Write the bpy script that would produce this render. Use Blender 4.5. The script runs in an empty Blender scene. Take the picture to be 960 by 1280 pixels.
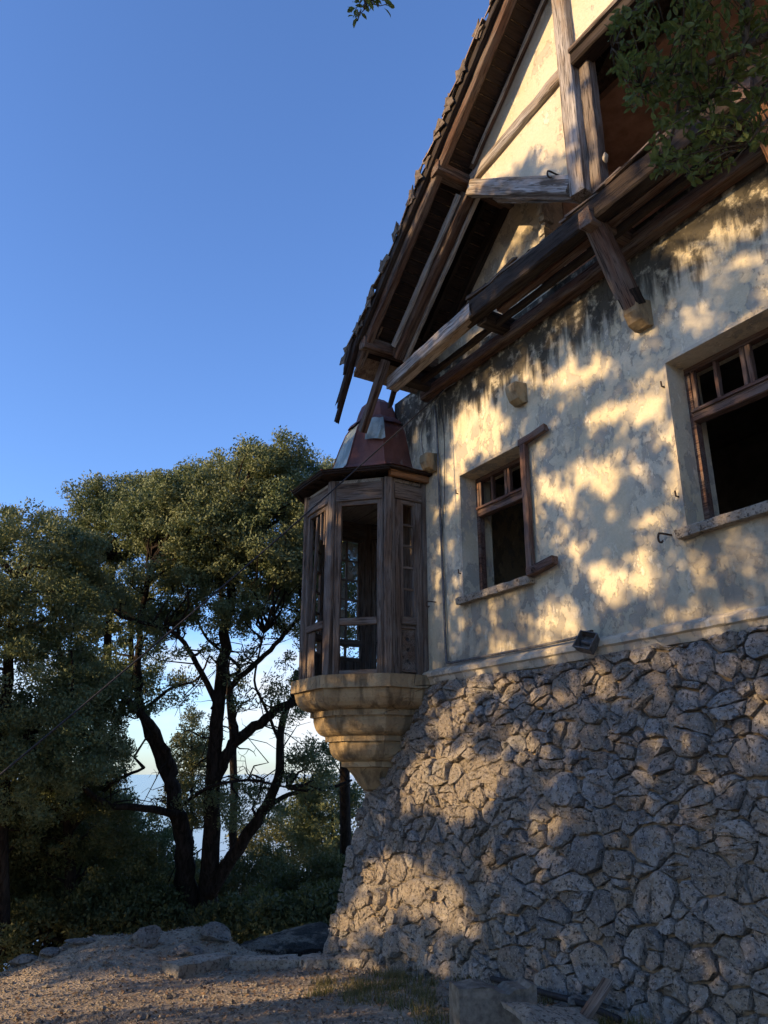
import bpy, math, random
import numpy as np
from mathutils import Matrix, Vector

random.seed(7)
rng = np.random.default_rng(11)
S = bpy.context.scene
col = S.collection

# ------------------------------------------------------------------ camera
CAM = np.array([0.0, -5.0, 1.6])
FPX = 960.0                                   # focal length for a 960 x 1280 frame
TH = math.atan(326 / FPX)
AZ = math.atan(610 / math.hypot(FPX, 326))
FH = np.array([-math.cos(AZ), math.sin(AZ), 0.0])
RT = np.array([math.sin(AZ), math.cos(AZ), 0.0])
UP = np.array([0.0, 0.0, 1.0])
FW = FH * math.cos(TH) + UP * math.sin(TH)
CU = -FH * math.sin(TH) + UP * math.cos(TH)
cd = bpy.data.cameras.new('camera')
cd.sensor_fit = 'VERTICAL'; cd.sensor_height = 36.0; cd.lens = FPX / 1280 * 36
cd.clip_start = 0.05; cd.clip_end = 120000
cam = bpy.data.objects.new('camera', cd); col.objects.link(cam)
cam.matrix_world = Matrix(((RT[0], CU[0], -FW[0], CAM[0]), (RT[1], CU[1], -FW[1], CAM[1]),
                           (RT[2], CU[2], -FW[2], CAM[2]), (0, 0, 0, 1)))
S.camera = cam

# ------------------------------------------------------------------ light
SUNV = np.array([-0.12, -1.0, 0.265]); SUNV /= np.linalg.norm(SUNV)   # towards the sun
EL = math.asin(SUNV[2])
world = bpy.data.worlds.new('World'); S.world = world; world.use_nodes = True
wt = world.node_tree; wt.nodes.clear()
sky = wt.nodes.new('ShaderNodeTexSky'); sky.sky_type = 'NISHITA'; sky.sun_disc = False
sky.sun_elevation = EL; sky.sun_rotation = math.atan2(SUNV[0], SUNV[1]) % (2 * math.pi)
sky.altitude = 300; sky.air_density = 1.0; sky.dust_density = 0.6; sky.ozone_density = 2.6
tc = wt.nodes.new('ShaderNodeTexCoord')
sep = wt.nodes.new('ShaderNodeSeparateXYZ'); wt.links.new(tc.outputs['Generated'], sep.inputs[0])
mp = wt.nodes.new('ShaderNodeMapping'); mp.inputs['Scale'].default_value = (1, 1, 3.2)
wt.links.new(tc.outputs['Generated'], mp.inputs[0])
cn = wt.nodes.new('ShaderNodeTexNoise'); cn.inputs['Scale'].default_value = 3.1
cn.inputs['Detail'].default_value = 7; cn.inputs['Roughness'].default_value = .55
wt.links.new(mp.outputs[0], cn.inputs['Vector'])
band = wt.nodes.new('ShaderNodeMapRange'); band.interpolation_type = 'SMOOTHSTEP'
band.inputs[1].default_value = .30; band.inputs[2].default_value = .10
band.inputs[3].default_value = -.22; band.inputs[4].default_value = .10
wt.links.new(sep.outputs['Z'], band.inputs[0])
addm = wt.nodes.new('ShaderNodeMath'); addm.operation = 'ADD'
wt.links.new(cn.outputs['Fac'], addm.inputs[0]); wt.links.new(band.outputs[0], addm.inputs[1])
cm = wt.nodes.new('ShaderNodeMapRange'); cm.interpolation_type = 'SMOOTHSTEP'
cm.inputs[1].default_value = .50; cm.inputs[2].default_value = .78
wt.links.new(addm.outputs[0], cm.inputs[0])
mixc = wt.nodes.new('ShaderNodeMixRGB'); mixc.inputs[2].default_value = (3.7, 3.8, 4.0, 1)
tint = wt.nodes.new('ShaderNodeMixRGB'); tint.blend_type = 'MULTIPLY'; tint.inputs[0].default_value = 1.0
tint.inputs[2].default_value = (.79, .94, 1.26, 1)            # clear, saturated evening blue
wt.links.new(sky.outputs[0], tint.inputs[1])
wt.links.new(cm.outputs[0], mixc.inputs[0]); wt.links.new(tint.outputs[0], mixc.inputs[1])
bg = wt.nodes.new('ShaderNodeBackground'); bg.inputs[1].default_value = 0.15
wt.links.new(mixc.outputs[0], bg.inputs[0])
wo = wt.nodes.new('ShaderNodeOutputWorld'); wt.links.new(bg.outputs[0], wo.inputs[0])

sl = bpy.data.lights.new('sun', 'SUN'); sl.energy = 4.3; sl.angle = math.radians(.48); sl.color = (1.0, .67, .335)
sun = bpy.data.objects.new('sun', sl); col.objects.link(sun)
sun.rotation_euler = Vector(SUNV).to_track_quat('Z', 'Y').to_euler()
sun.location = (-4, -30, 20)

S.view_settings.view_transform = 'Standard'; S.view_settings.look = 'None'
S.view_settings.exposure = 0.90; S.view_settings.gamma = 1.0; S.view_settings.use_curve_mapping = False
S.render.engine = 'CYCLES'
S.cycles.max_bounces = 4; S.cycles.diffuse_bounces = 3; S.cycles.transparent_max_bounces = 6
S.cycles.adaptive_threshold = .02; S.cycles.caustics_reflective = False; S.cycles.caustics_refractive = False; S.cycles.use_light_tree = False
try: S.cycles.use_denoising = True
except Exception: pass

# ------------------------------------------------------------------ geometry helpers
WORLD = {}
def ray(x, y): return FW * FPX + RT * (x - 480) + CU * (640 - y)
def pix(x, y, d): return CAM + ray(x, y) / FPX * d
def to_px(p):
    v = np.asarray(p) - CAM; z = v @ FW
    return 480 + FPX * (v @ RT) / z, 640 - FPX * (v @ CU) / z

def link(o, parent=None, mat=None, M=None):
    col.objects.link(o)
    M = M or Matrix.Identity(4)
    if mat is not None: o.data.materials.append(mat)
    if parent is not None:
        o.parent = parent; o.matrix_parent_inverse = WORLD[parent.name].inverted()
    o.matrix_basis = M; WORLD[o.name] = M
    return o

def empty(name, loc, **kw):
    o = bpy.data.objects.new(name, None); o.empty_display_size = .3
    link(o, None, None, Matrix.Translation(Vector(loc))); tag(o, **kw); return o

def tag(o, label=None, cat=None, group=None, kind=None):
    if label: o['label'] = label
    if cat: o['category'] = cat
    if group: o['group'] = group
    if kind: o['kind'] = kind
    return o

def mesh(name, v, f, mat, parent=None, smooth=False, M=None):
    me = bpy.data.meshes.new(name)
    me.from_pydata([tuple(map(float, p)) for p in v], [], [tuple(q) for q in f]); me.update()
    if smooth: me.polygons.foreach_set('use_smooth', [True] * len(me.polygons))
    return link(bpy.data.objects.new(name, me), parent, mat, M)

def mesh_np(name, V, nper, mat, parent=None, smooth=False):
    """V: (n*nper,3) vertices, consecutive nper form one polygon."""
    V = np.asarray(V, np.float32); n = len(V); npoly = n // nper
    me = bpy.data.meshes.new(name)
    me.vertices.add(n); me.vertices.foreach_set('co', V.ravel())
    me.loops.add(n); me.loops.foreach_set('vertex_index', np.arange(n, dtype=np.int32))
    me.polygons.add(npoly)
    me.polygons.foreach_set('loop_start', np.arange(0, n, nper, dtype=np.int32))
    if smooth: me.polygons.foreach_set('use_smooth', np.ones(npoly, bool))
    me.update(calc_edges=True)
    return link(bpy.data.objects.new(name, me), parent, mat)

class MB:
    def __init__(s): s.v = []; s.f = []
    def add(s, v, f):
        b = len(s.v); s.v += [tuple(p) for p in v]; s.f += [tuple(i + b for i in q) for q in f]
    def box(s, a, b):
        (x0, y0, z0), (x1, y1, z1) = a, b
        s.add([(x0,y0,z0),(x1,y0,z0),(x1,y1,z0),(x0,y1,z0),(x0,y0,z1),(x1,y0,z1),(x1,y1,z1),(x0,y1,z1)],
              [(0,3,2,1),(4,5,6,7),(0,1,5,4),(1,2,6,5),(2,3,7,6),(3,0,4,7)])
    def prism(s, poly, a, b, axis='y'):
        """poly of (x,z) extruded along y from a to b"""
        n = len(poly)
        if axis == 'y': v = [(p[0], a, p[1]) for p in poly] + [(p[0], b, p[1]) for p in poly]
        elif axis == 'z': v = [(p[0], p[1], a) for p in poly] + [(p[0], p[1], b) for p in poly]
        else: v = [(a, p[0], p[1]) for p in poly] + [(b, p[0], p[1]) for p in poly]
        f = [tuple(range(n)), tuple(range(2*n-1, n-1, -1))] + [(i, i+n, (i+1) % n + n, (i+1) % n) for i in range(n)]
        s.add(v, f)
    def tube(s, pts, rad, n=8, cap=True):
        pts = [np.asarray(p, float) for p in pts]; k = len(pts)
        if not hasattr(rad, '__len__'): rad = [rad] * k
        b = len(s.v); ref = np.array([0.31, 0.17, 0.93])
        for i, p in enumerate(pts):
            t = pts[min(i+1, k-1)] - pts[max(i-1, 0)]; t = t / (np.linalg.norm(t) + 1e-9)
            u = np.cross(t, ref); u /= (np.linalg.norm(u) + 1e-9); w = np.cross(t, u)
            for j in range(n):
                a = 2*math.pi*j/n; s.v.append(tuple(p + rad[i]*(math.cos(a)*u + math.sin(a)*w)))
        for i in range(k-1):
            for j in range(n):
                s.f.append((b+i*n+j, b+i*n+(j+1) % n, b+(i+1)*n+(j+1) % n, b+(i+1)*n+j))
        if cap:
            s.f.append(tuple(b+j for j in range(n-1, -1, -1))); s.f.append(tuple(b+(k-1)*n+j for j in range(n)))
    def build(s, name, mat, parent=None, smooth=False): return mesh(name, s.v, s.f, mat, parent, smooth)

def timber(name, p0, p1, w, h, mat, parent, up=(0, 0, 1), jag0=0., jag1=0., rough=.004, cham=.10, bow=0., seed=None):
    """squared timber, local x along its length so that the grain follows it"""
    r = random.Random(seed if seed is not None else random.random())
    p0, p1 = Vector(p0), Vector(p1); d = p1 - p0; L = d.length; x = d / L
    z = Vector(up) - x * Vector(up).dot(x); z.normalize(); y = z.cross(x)
    M = Matrix(((x[0], y[0], z[0], p0[0]), (x[1], y[1], z[1], p0[1]), (x[2], y[2], z[2], p0[2]), (0, 0, 0, 1)))
    c = cham * min(w, h); a, b = w/2, h/2
    sec = [(-a+c,-b),(a-c,-b),(a,-b+c),(a,b-c),(a-c,b),(-a+c,b),(-a,b-c),(-a,-b+c)]
    n = max(2, int(L / .18)); v = []; f = []
    for i in range(n + 1):
        t = i / n; o = bow * math.sin(math.pi * t)
        for (yy, zz) in sec:
            e = 0
            if i == 0: e = -r.random() * jag0
            if i == n: e = r.random() * jag1
            v.append((t*L + e, yy + r.uniform(-rough, rough), zz + o + r.uniform(-rough, rough)))
    for i in range(n):
        for j in range(8): f.append((i*8+j, i*8+(j+1) % 8, (i+1)*8+(j+1) % 8, (i+1)*8+j))
    f.append(tuple(range(7, -1, -1))); f.append(tuple(n*8+j for j in range(8)))
    return mesh(name, v, f, mat, parent, False, M)

def clip_poly(poly, nx, ny, d):
    """keep nx*x+ny*y <= d"""
    out = []
    for i in range(len(poly)):
        p, q = poly[i], poly[(i+1) % len(poly)]
        a = nx*p[0]+ny*p[1]-d; b = nx*q[0]+ny*q[1]-d
        if a <= 0: out.append(p)
        if (a < 0 < b) or (b < 0 < a):
            t = a/(a-b); out.append((p[0]+(q[0]-p[0])*t, p[1]+(q[1]-p[1])*t))
    return out

# ------------------------------------------------------------------ materials
class T:
    def __init__(s, name):
        s.m = bpy.data.materials.new(name); s.m.use_nodes = True; s.t = s.m.node_tree; s.t.nodes.clear()
        s.out = s.n('ShaderNodeOutputMaterial')
    def n(s, typ, ins=None, **props):
        nd = s.t.nodes.new(typ)
        for k, v in props.items(): setattr(nd, k, v)
        for k, v in (ins or {}).items():
            if isinstance(v, bpy.types.NodeSocket): s.t.links.new(v, nd.inputs[k])
            else: nd.inputs[k].default_value = v
        return nd
    def pos(s): return s.n('ShaderNodeNewGeometry').outputs['Position']
    def obj(s): return s.n('ShaderNodeTexCoord').outputs['Object']
    def rnd(s): return s.n('ShaderNodeObjectInfo').outputs['Random']
    def map(s, v, scale=(1,1,1), loc=(0,0,0)):
        return s.n('ShaderNodeMapping', {'Vector': v, 'Scale': scale, 'Location': loc}).outputs[0]
    def noise(s, v, scale, detail=5, rough=.55, dist=0.):
        return s.n('ShaderNodeTexNoise', {'Vector': v, 'Scale': scale, 'Detail': detail, 'Roughness': rough, 'Distortion': dist}).outputs['Fac']
    def voro(s, v, scale, feature='F1', out='Distance', rand=1.):
        return s.n('ShaderNodeTexVoronoi', {'Vector': v, 'Scale': scale, 'Randomness': rand}, feature=feature).outputs[out]
    def rng(s, v, a, b, c=0., d=1., smooth=True):
        return s.n('ShaderNodeMapRange', {0: v, 1: a, 2: b, 3: c, 4: d}, interpolation_type='SMOOTHSTEP' if smooth else 'LINEAR').outputs[0]
    def ma(s, op, a, b=0.):
        return s.n('ShaderNodeMath', {0: a, 1: b}, operation=op).outputs[0]
    def mix(s, f, a, b, blend='MIX'):
        g = lambda c: c if isinstance(c, bpy.types.NodeSocket) else (tuple(c)+(1,) if len(c) == 3 else c)
        return s.n('ShaderNodeMixRGB', {0: f, 1: g(a), 2: g(b)}, blend_type=blend).outputs[0]
    def bump(s, h, strength=.5, dist=.02, nrm=None):
        i = {'Height': h, 'Strength': strength, 'Distance': dist}
        if nrm is not None: i['Normal'] = nrm
        return s.n('ShaderNodeBump', i).outputs[0]
    def bsdf(s, color, rough=.85, nrm=None, metallic=0., spec=.3):
        g = color if isinstance(color, bpy.types.NodeSocket) else tuple(color)+(1,)
        i = {'Base Color': g, 'Roughness': rough, 'Metallic': metallic, 'Specular IOR Level': spec}
        if nrm is not None: i['Normal'] = nrm
        b = s.n('ShaderNodeBsdfPrincipled', i); s.t.links.new(b.outputs[0], s.out.inputs['Surface']); return s.m

def m_plaster(name, base, pale, grey, stain=True, peel=.5):
    t = T(name); p = t.pos(); sp = t.n('ShaderNodeSeparateXYZ', {0: p})
    st = t.map(p, (1.0, 1.0, .72)); drip = t.map(p, (1.7, 1.7, .22))
    n1 = t.noise(st, 1.3, 6, .6, .3); n2 = t.noise(st, 5.5, 7, .65, .2); n3 = t.noise(p, 38, 6, .7)
    nf = t.noise(p, 120, 3, .6)
    c = t.mix(t.rng(n1, .35, .65), base, pale)
    c = t.mix(t.rng(t.noise(p, .9, 4), .42, .68, 0, .55), c, [v*.80 for v in base])
    # flaked patches: hard edged, showing the grey coat beneath
    fl = t.ma('MULTIPLY', t.rng(n2, peel+.012, peel+.028), t.rng(t.noise(t.map(p, (1, 1, 1), (4, 0, 9)), .95, 5, .6), .39, .48))
    c = t.mix(t.ma('MULTIPLY', fl, .85), c, grey)
    fl2 = t.rng(t.noise(t.map(p, (1, 1, .5), (7, 3, 1)), 9, 8, .7), .575, .59)
    c = t.mix(t.ma('MULTIPLY', fl2, .7), c, [v*1.25 for v in pale])
    sp_ = t.rng(t.noise(p, 60, 2, .5), .70, .74)
    c = t.mix(t.ma('MULTIPLY', sp_, .55), c, (.10, .09, .075))
    c = t.mix(t.rng(n3, .3, .7, 0, .35), c, [v*.62 for v in base])
    if stain:
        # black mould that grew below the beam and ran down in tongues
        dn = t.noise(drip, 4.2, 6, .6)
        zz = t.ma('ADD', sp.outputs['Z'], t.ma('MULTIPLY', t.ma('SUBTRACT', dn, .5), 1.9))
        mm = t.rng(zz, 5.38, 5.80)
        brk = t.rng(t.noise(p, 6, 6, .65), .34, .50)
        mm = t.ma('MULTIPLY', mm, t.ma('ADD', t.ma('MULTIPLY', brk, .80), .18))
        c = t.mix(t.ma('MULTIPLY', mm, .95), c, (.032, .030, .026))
        # grime above the string course and along runs under the sills
        gm = t.ma('MULTIPLY', t.rng(t.ma('ADD', sp.outputs['Z'], t.ma('MULTIPLY', n2, -.9)), 2.75, 2.2), t.rng(n1, .3, .6))
        c = t.mix(t.ma('MULTIPLY', gm, .5), c, (.16, .145, .115))
        run = t.rng(t.noise(t.map(p, (5, 5, .18)), 3.0, 4, .6), .64, .78)
        c = t.mix(t.ma('MULTIPLY', run, .30), c, (.17, .16, .135))
    if stain:
        X = sp.outputs['X']; Z = sp.outputs['Z']
        for (xa, xb) in ((-6.72, -5.42), (-3.80, -2.5)):
            bx = t.ma('MULTIPLY', t.rng(X, xa, xa+.12), t.rng(X, xb, xb-.12))
            dz = t.ma('MULTIPLY', t.rng(Z, 3.36, 3.33), t.rng(t.ma('ADD', Z, t.ma('MULTIPLY', t.noise(t.map(p, (6, 6, .3)), 2.2, 5, .6), .9)), 2.85, 3.55))
            c = t.mix(t.ma('MULTIPLY', t.ma('MULTIPLY', bx, dz), .45), c, (.12, .107, .085))
    h = t.ma('ADD', t.ma('MULTIPLY', n3, .5), t.ma('MULTIPLY', nf, .25))
    h = t.ma('SUBTRACT', h, t.ma('MULTIPLY', fl, .55)); h = t.ma('ADD', h, t.ma('MULTIPLY', fl2, .3))
    h = t.ma('ADD', h, t.ma('MULTIPLY', t.noise(p, 3, 3), 1.6))
    return t.bsdf(c, .92, t.bump(h, .8, .016), spec=.15)

def m_stone(name, a, b, speck=.6, scale=1., moss=(.055, .055, .052), vary=True):
    t = T(name); p = t.pos(); r = t.n('ShaderNodeAttribute', attribute_name='tint').outputs['Fac'] if vary else t.rnd()
    pv = t.n('ShaderNodeVectorMath', {0: p, 1: t.n('ShaderNodeCombineXYZ', {0: t.ma('MULTIPLY', r, 37.), 1: t.ma('MULTIPLY', r, 11.)}).outputs[0]}, operation='ADD').outputs[0]
    n1 = t.noise(pv, 6*scale, 6, .65, .3); n2 = t.noise(pv, 24*scale, 7, .75); n3 = t.noise(pv, 62*scale, 4, .75)
    c = t.mix(t.rng(n1, .36, .64), a, b)
    if vary: c = t.mix(t.rng(t.ma('FRACT', t.ma('MULTIPLY', r, 7.31)), .2, 1., 0, .72), c, [a[0]*.36, a[1]*.35, a[2]*.34])
    if vary: c = t.mix(t.rng(t.ma('FRACT', t.ma('MULTIPLY', r, 3.17)), .76, .92, 0, .45), c, (.40, .325, .235))
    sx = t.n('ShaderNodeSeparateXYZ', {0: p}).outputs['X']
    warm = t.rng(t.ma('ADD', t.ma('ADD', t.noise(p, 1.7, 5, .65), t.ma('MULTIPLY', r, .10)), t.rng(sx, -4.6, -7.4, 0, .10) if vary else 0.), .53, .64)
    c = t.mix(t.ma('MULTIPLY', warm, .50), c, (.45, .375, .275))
    c = t.mix(t.rng(n2, .53, .68, 0, .85), c, moss)
    c = t.mix(t.ma('MULTIPLY', t.rng(n3, .56, .64), speck), c, (.58, .57, .53))
    c = t.mix(t.rng(t.noise(pv, 38*scale, 3, .65), .55, .63, 0, .8), c, [v*.20 for v in b])
    pit = t.rng(t.voro(pv, 22*scale), .0, .30)
    h = t.ma('ADD', t.ma('MULTIPLY', n1, 1.2), t.ma('ADD', t.ma('MULTIPLY', n2, 1.1), t.ma('MULTIPLY', n3, .5)))
    h = t.ma('ADD', h, t.ma('MULTIPLY', pit, .4))
    return t.bsdf(c, .93, t.bump(h, 1., .05), spec=.2)

def m_wood(name, a, b, grey, gf=.5, peel=0., peelc=(.3,.3,.28), rough=.85):
    t = T(name); o = t.obj(); r = t.rnd()
    pv = t.n('ShaderNodeVectorMath', {0: o, 1: t.n('ShaderNodeCombineXYZ', {0: t.ma('MULTIPLY', r, 31.), 1: t.ma('MULTIPLY', r, 17.), 2: t.ma('MULTIPLY', r, 5.)}).outputs[0]}, operation='ADD').outputs[0]
    g = t.noise(t.map(pv, (1.6, 34, 34)), 1.0, 6, .65, .6)
    g2 = t.noise(t.map(pv, (4, 95, 95)), 1.0, 4, .6, .3)
    big = t.noise(t.map(pv, (1.2, 5, 5)), 1.3, 5, .6)
    c = t.mix(t.rng(g, .35, .65), a, b)
    c = t.mix(t.ma('MULTIPLY', t.rng(big, .5-.22*gf, .62), min(1., gf*1.3)), c, t.mix(t.rng(g, .3, .7), grey, [v*.45 for v in grey]))
    c = t.mix(t.ma('MULTIPLY', t.rng(g2, .52, .64), .8), c, [v*.2 for v in a])
    c = t.mix(t.ma('MULTIPLY', t.rng(t.noise(t.map(pv, (.8, 16, 16)), 1., 5, .6, .8), .58, .64), .75), c, [v*.3 for v in a])
    if peel > 0:
        pm = t.rng(t.noise(t.map(pv, (6, 16, 16)), 2., 6, .7), .66-peel*.2, .68-peel*.2)
        c = t.mix(pm, c, peelc)
    h = t.ma('ADD', g, t.ma('MULTIPLY', g2, .8))
    return t.bsdf(c, rough, t.bump(h, .75, .010), spec=.2)

def m_foliage(name, a, b, trans=.25, scale=1.2):
    t = T(name); p = t.pos()
    c = t.mix(t.rng(t.noise(p, scale, 4, .6), .35, .65), a, b)
    c = t.mix(t.rng(t.noise(p, scale*14, 2, .5), .4, .7, 0, .5), c, [v*.6 for v in a])
    d = t.n('ShaderNodeBsdfPrincipled', {'Base Color': c, 'Roughness': .6, 'Specular IOR Level': .25})
    tr = t.n('ShaderNodeBsdfTranslucent', {'Color': t.mix(.5, c, (.12, .15, .02))})
    mx = t.n('ShaderNodeMixShader', {0: trans, 1: d.outputs[0], 2: tr.outputs[0]})
    t.t.links.new(mx.outputs[0], t.out.inputs['Surface']); return t.m

def m_simple(name, c, rough=.7, metallic=0., var=.35, scale=12, bumpd=.004, spec=.3):
    t = T(name); p = t.pos(); n = t.noise(p, scale, 6, .65)
    cc = t.mix(t.rng(n, .3, .7), [v*(1-var) for v in c], [min(1., v*(1+var)) for v in c])
    return t.bsdf(cc, rough, t.bump(n, .5, bumpd), metallic, spec)

def m_bark(name, a, b):
    t = T(name); p = t.pos()
    n = t.noise(t.map(p, (9, 9, 1.6)), 2.2, 6, .65, .5)
    c = t.mix(t.rng(n, .35, .65), a, b)
    return t.bsdf(c, .95, t.bump(n, 1., .04), spec=.1)

def m_ground():
    t = T('gravelly earth'); p = t.pos()
    n1 = t.noise(p, .7, 6, .6); n2 = t.noise(p, 9, 7, .7); n3 = t.noise(p, 45, 5, .7)
    c = t.mix(t.rng(n1, .35, .65), (.46, .375, .27), (.60, .51, .385))
    c = t.mix(t.rng(n2, .5, .7, 0, .7), c, (.17, .125, .085))
    v = t.voro(p, 34, 'F1', 'Color'); vs = t.n('ShaderNodeSeparateColor', {0: v})
    c = t.mix(t.rng(vs.outputs[0], .6, .95, 0, .55), c, (.40, .35, .28))
    c = t.mix(t.rng(n3, .55, .75, 0, .6), c, (.14, .10, .07))
    h = t.ma('ADD', t.ma('MULTIPLY', n2, 1.3), t.ma('ADD', n3, t.ma('MULTIPLY', t.voro(p, 34), .8)))
    return t.bsdf(c, .95, t.bump(h, 1., .06), spec=.1)

def m_copper():
    t = T('oxidised copper sheet'); p = t.pos()
    n1 = t.noise(t.map(p, (1, 1, .5)), 3.2, 6, .6, .3); n2 = t.noise(p, 30, 5, .65)
    c = t.mix(t.rng(n1, .35, .65), (.10, .040, .032), (.175, .075, .055))
    c = t.mix(t.rng(n2, .5, .75, 0, .5), c, (.07, .03, .028))
    c = t.mix(t.rng(t.noise(t.map(p, (1, 1, .4), (3, 1, 0)), 4.4, 6, .6), .60, .70, 0, .7), c, (.30, .29, .25))
    return t.bsdf(c, .6, t.bump(t.ma('ADD', n1, t.ma('MULTIPLY', n2, .2)), .6, .02), .1, .25)

def m_patina():
    t = T('green grey copper patina'); p = t.pos()
    n1 = t.noise(t.map(p, (1, 1, .5)), 5, 6, .6, .3); n2 = t.noise(p, 40, 5, .65)
    c = t.mix(t.rng(n1, .40, .62), (.15, .19, .175), (.32, .36, .32))
    c = t.mix(t.rng(n2, .58, .7, 0, .7), c, (.16, .10, .08))
    return t.bsdf(c, .55, t.bump(n1, .5, .02), .2, .4)

def m_tile():
    t = T('weathered clay roof tile'); p = t.pos(); r = t.rnd()
    n = t.noise(p, 14, 6, .65)
    c = t.mix(t.rng(n, .35, .65), (.16, .105, .075), (.30, .235, .17))
    c = t.mix(t.rng(t.noise(p, 40, 4), .5, .7, 0, .7), c, (.06, .055, .045))
    return t.bsdf(c, .92, t.bump(n, .8, .01), spec=.15)

def m_sand():
    t = T('ochre stained sandstone'); p = t.pos(); sp = t.n('ShaderNodeSeparateXYZ', {0: p})
    n1 = t.noise(t.map(p, (1, 1, .6)), 3.5, 6, .6, .3); n2 = t.noise(p, 24, 7, .68)
    c = t.mix(t.rng(n1, .35, .65), (.25, .19, .11), (.38, .30, .175))
    c = t.mix(t.rng(t.noise(t.map(p, (2, 2, .5)), 3.3, 6, .6), .48, .62, 0, .7), c, (.085, .066, .042))
    c = t.mix(t.rng(n2, .55, .72, 0, .6), c, (.13, .10, .065))
    crk = t.rng(t.voro(t.map(p, (1, 1, 1.6)), 2.6, 'DISTANCE_TO_EDGE'), 0., .012, 1, 0)
    crk = t.ma('MULTIPLY', crk, t.rng(t.noise(p, 2.2), .5, .58))
    c = t.mix(crk, c, (.04, .03, .02))
    return t.bsdf(c, .9, t.bump(t.ma('SUBTRACT', t.ma('ADD', n2, n1), crk), .7, .02), spec=.15)

MT = {
 'plaster': m_plaster('peeling cream plaster', (.61, .54, .37), (.66, .615, .475), (.375, .36, .305)),
 'panel': m_plaster('yellow gable plaster', (.55, .485, .355), (.60, .55, .43), (.43, .40, .335), False, .585),
 'brown': m_simple('brown loggia plaster', (.42, .285, .215), .95, 0, .25, 5, .01, .1),
 'inside': m_simple('dark room plaster', (.10, .09, .08), .95, 0, .3, 4, .01, .1),  # dark grey brown on every room surface
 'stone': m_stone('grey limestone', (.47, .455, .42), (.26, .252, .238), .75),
 'rock': m_stone('field rock', (.26, .245, .215), (.17, .155, .13), .35, .7, vary=False),
 'slab': m_stone('pale kerb stone', (.50, .45, .365), (.38, .335, .265), .3, .8, (.12, .10, .08), vary=False),
 'darkrock': m_stone('shade darkened rock', (.05, .045, .036), (.032, .028, .022), .15, .8, (.03, .03, .02), False),  # near black base colour stands in for the shade under the bushes
 'mortar': None,
 'sand': m_sand(),
 'course': m_plaster('string course render', (.50, .44, .32), (.58, .53, .42), (.32, .30, .255), False, .5),
 'wood_grey': m_wood('silvered timber', (.16, .115, .08), (.25, .19, .13), (.42, .40, .38), .95),
 'wood_brown': m_wood('brown stained timber', (.066, .036, .025), (.135, .078, .052), (.21, .18, .15), .52),
 'wood_dark': m_wood('blackened timber', (.020, .014, .011), (.040, .029, .021), (.10, .088, .076), .22),
 'wood_bay': m_wood('weathered joinery', (.085, .058, .042), (.15, .108, .078), (.25, .22, .19), .6),
 'wood_red': m_wood('orange brown timber', (.17, .082, .038), (.29, .155, .075), (.30, .2, .12), .25),
 'wood_frame': m_wood('red brown window joinery', (.085, .045, .033), (.155, .092, .068), (.24, .20, .175), .40),
 'wood_pale': m_wood('pale painted batten', (.30, .29, .26), (.42, .40, .36), (.5, .5, .48), .5),
 'board': m_wood('dark roof board', (.020, .013, .010), (.042, .027, .020), (.06, .05, .045), .3),  # very dark brown for boards seen from below
 'copper': m_copper(), 'patina': m_patina(), 'tile': m_tile(), 'ground': m_ground(),
 'iron': m_simple('rusty iron', (.055, .038, .030), .75, .3, .5, 60, .002),
 'black': m_simple('black cable sheath', (.018, .018, .020), .6, 0, .3, 40, .001),
 'concrete': m_simple('old concrete', (.17, .15, .12), .95, 0, .4, 16, .02, .1),
 'lampgrey': m_simple('dull grey enamel', (.10, .10, .10), .55, .2, .4, 25, .002),
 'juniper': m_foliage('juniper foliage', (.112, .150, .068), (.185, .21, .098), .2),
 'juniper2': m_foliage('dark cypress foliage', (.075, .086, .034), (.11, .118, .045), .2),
 'pale': m_foliage('pale pine foliage', (.22, .225, .09), (.27, .265, .11), .25),
 'oak': m_foliage('holm oak leaves', (.085, .120, .034), (.13, .165, .048), .45, 3.),
 'bark': m_bark('dark bark', (.014, .011, .009), (.045, .035, .028)),
 'twig': m_bark('grey twig bark', (.05, .04, .03), (.10, .085, .065)),
 'grass': m_foliage('dry grass', (.10, .10, .035), (.19, .16, .075), .3, 4.),
 'litter': m_simple('dead leaves', (.20, .135, .08), .9, 0, .6, 18, .002, .1),
}
def m_mortar():
    t = T('sandy mortar'); p = t.pos()
    n1 = t.noise(p, 3, 6, .6); n2 = t.noise(p, 30, 7, .7)
    c = t.mix(t.rng(n1, .35, .65), (.19, .155, .11), (.29, .24, .17))
    c = t.mix(t.rng(n2, .5, .7, 0, .7), c, (.13, .10, .07))
    return t.bsdf(c, .95, t.bump(t.ma('ADD', n1, n2), .9, .03), spec=.1)
MT['mortar'] = m_mortar()
MT['shard'] = m_simple('dark lichened tile shard', (.11, .09, .07), .95, 0, .5, 22, .006, .1)
def m_glass():
    t = T('grimy window glass'); p = t.pos()
    gl = t.n('ShaderNodeBsdfGlass', {'Color': (.8, .83, .8, 1), 'Roughness': .05, 'IOR': 1.05})
    df = t.n('ShaderNodeBsdfPrincipled', {'Base Color': (.40, .39, .33, 1), 'Roughness': .5})
    mx = t.n('ShaderNodeMixShader', {0: t.rng(t.noise(p, 9, 5), .3, .75, .35, .9), 1: gl.outputs[0], 2: df.outputs[0]})
    t.t.links.new(mx.outputs[0], t.out.inputs['Surface']); return t.m
MT['glass'] = m_glass()
def m_sea():
    t = T('hazy sea'); p = t.pos()
    n = t.noise(t.map(p, (.004, .004, .004)), 1., 4)
    return t.bsdf((.10, .15, .22), .18, t.bump(n, .2, 5.), spec=.5)
MT['sea'] = m_sea()

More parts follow.
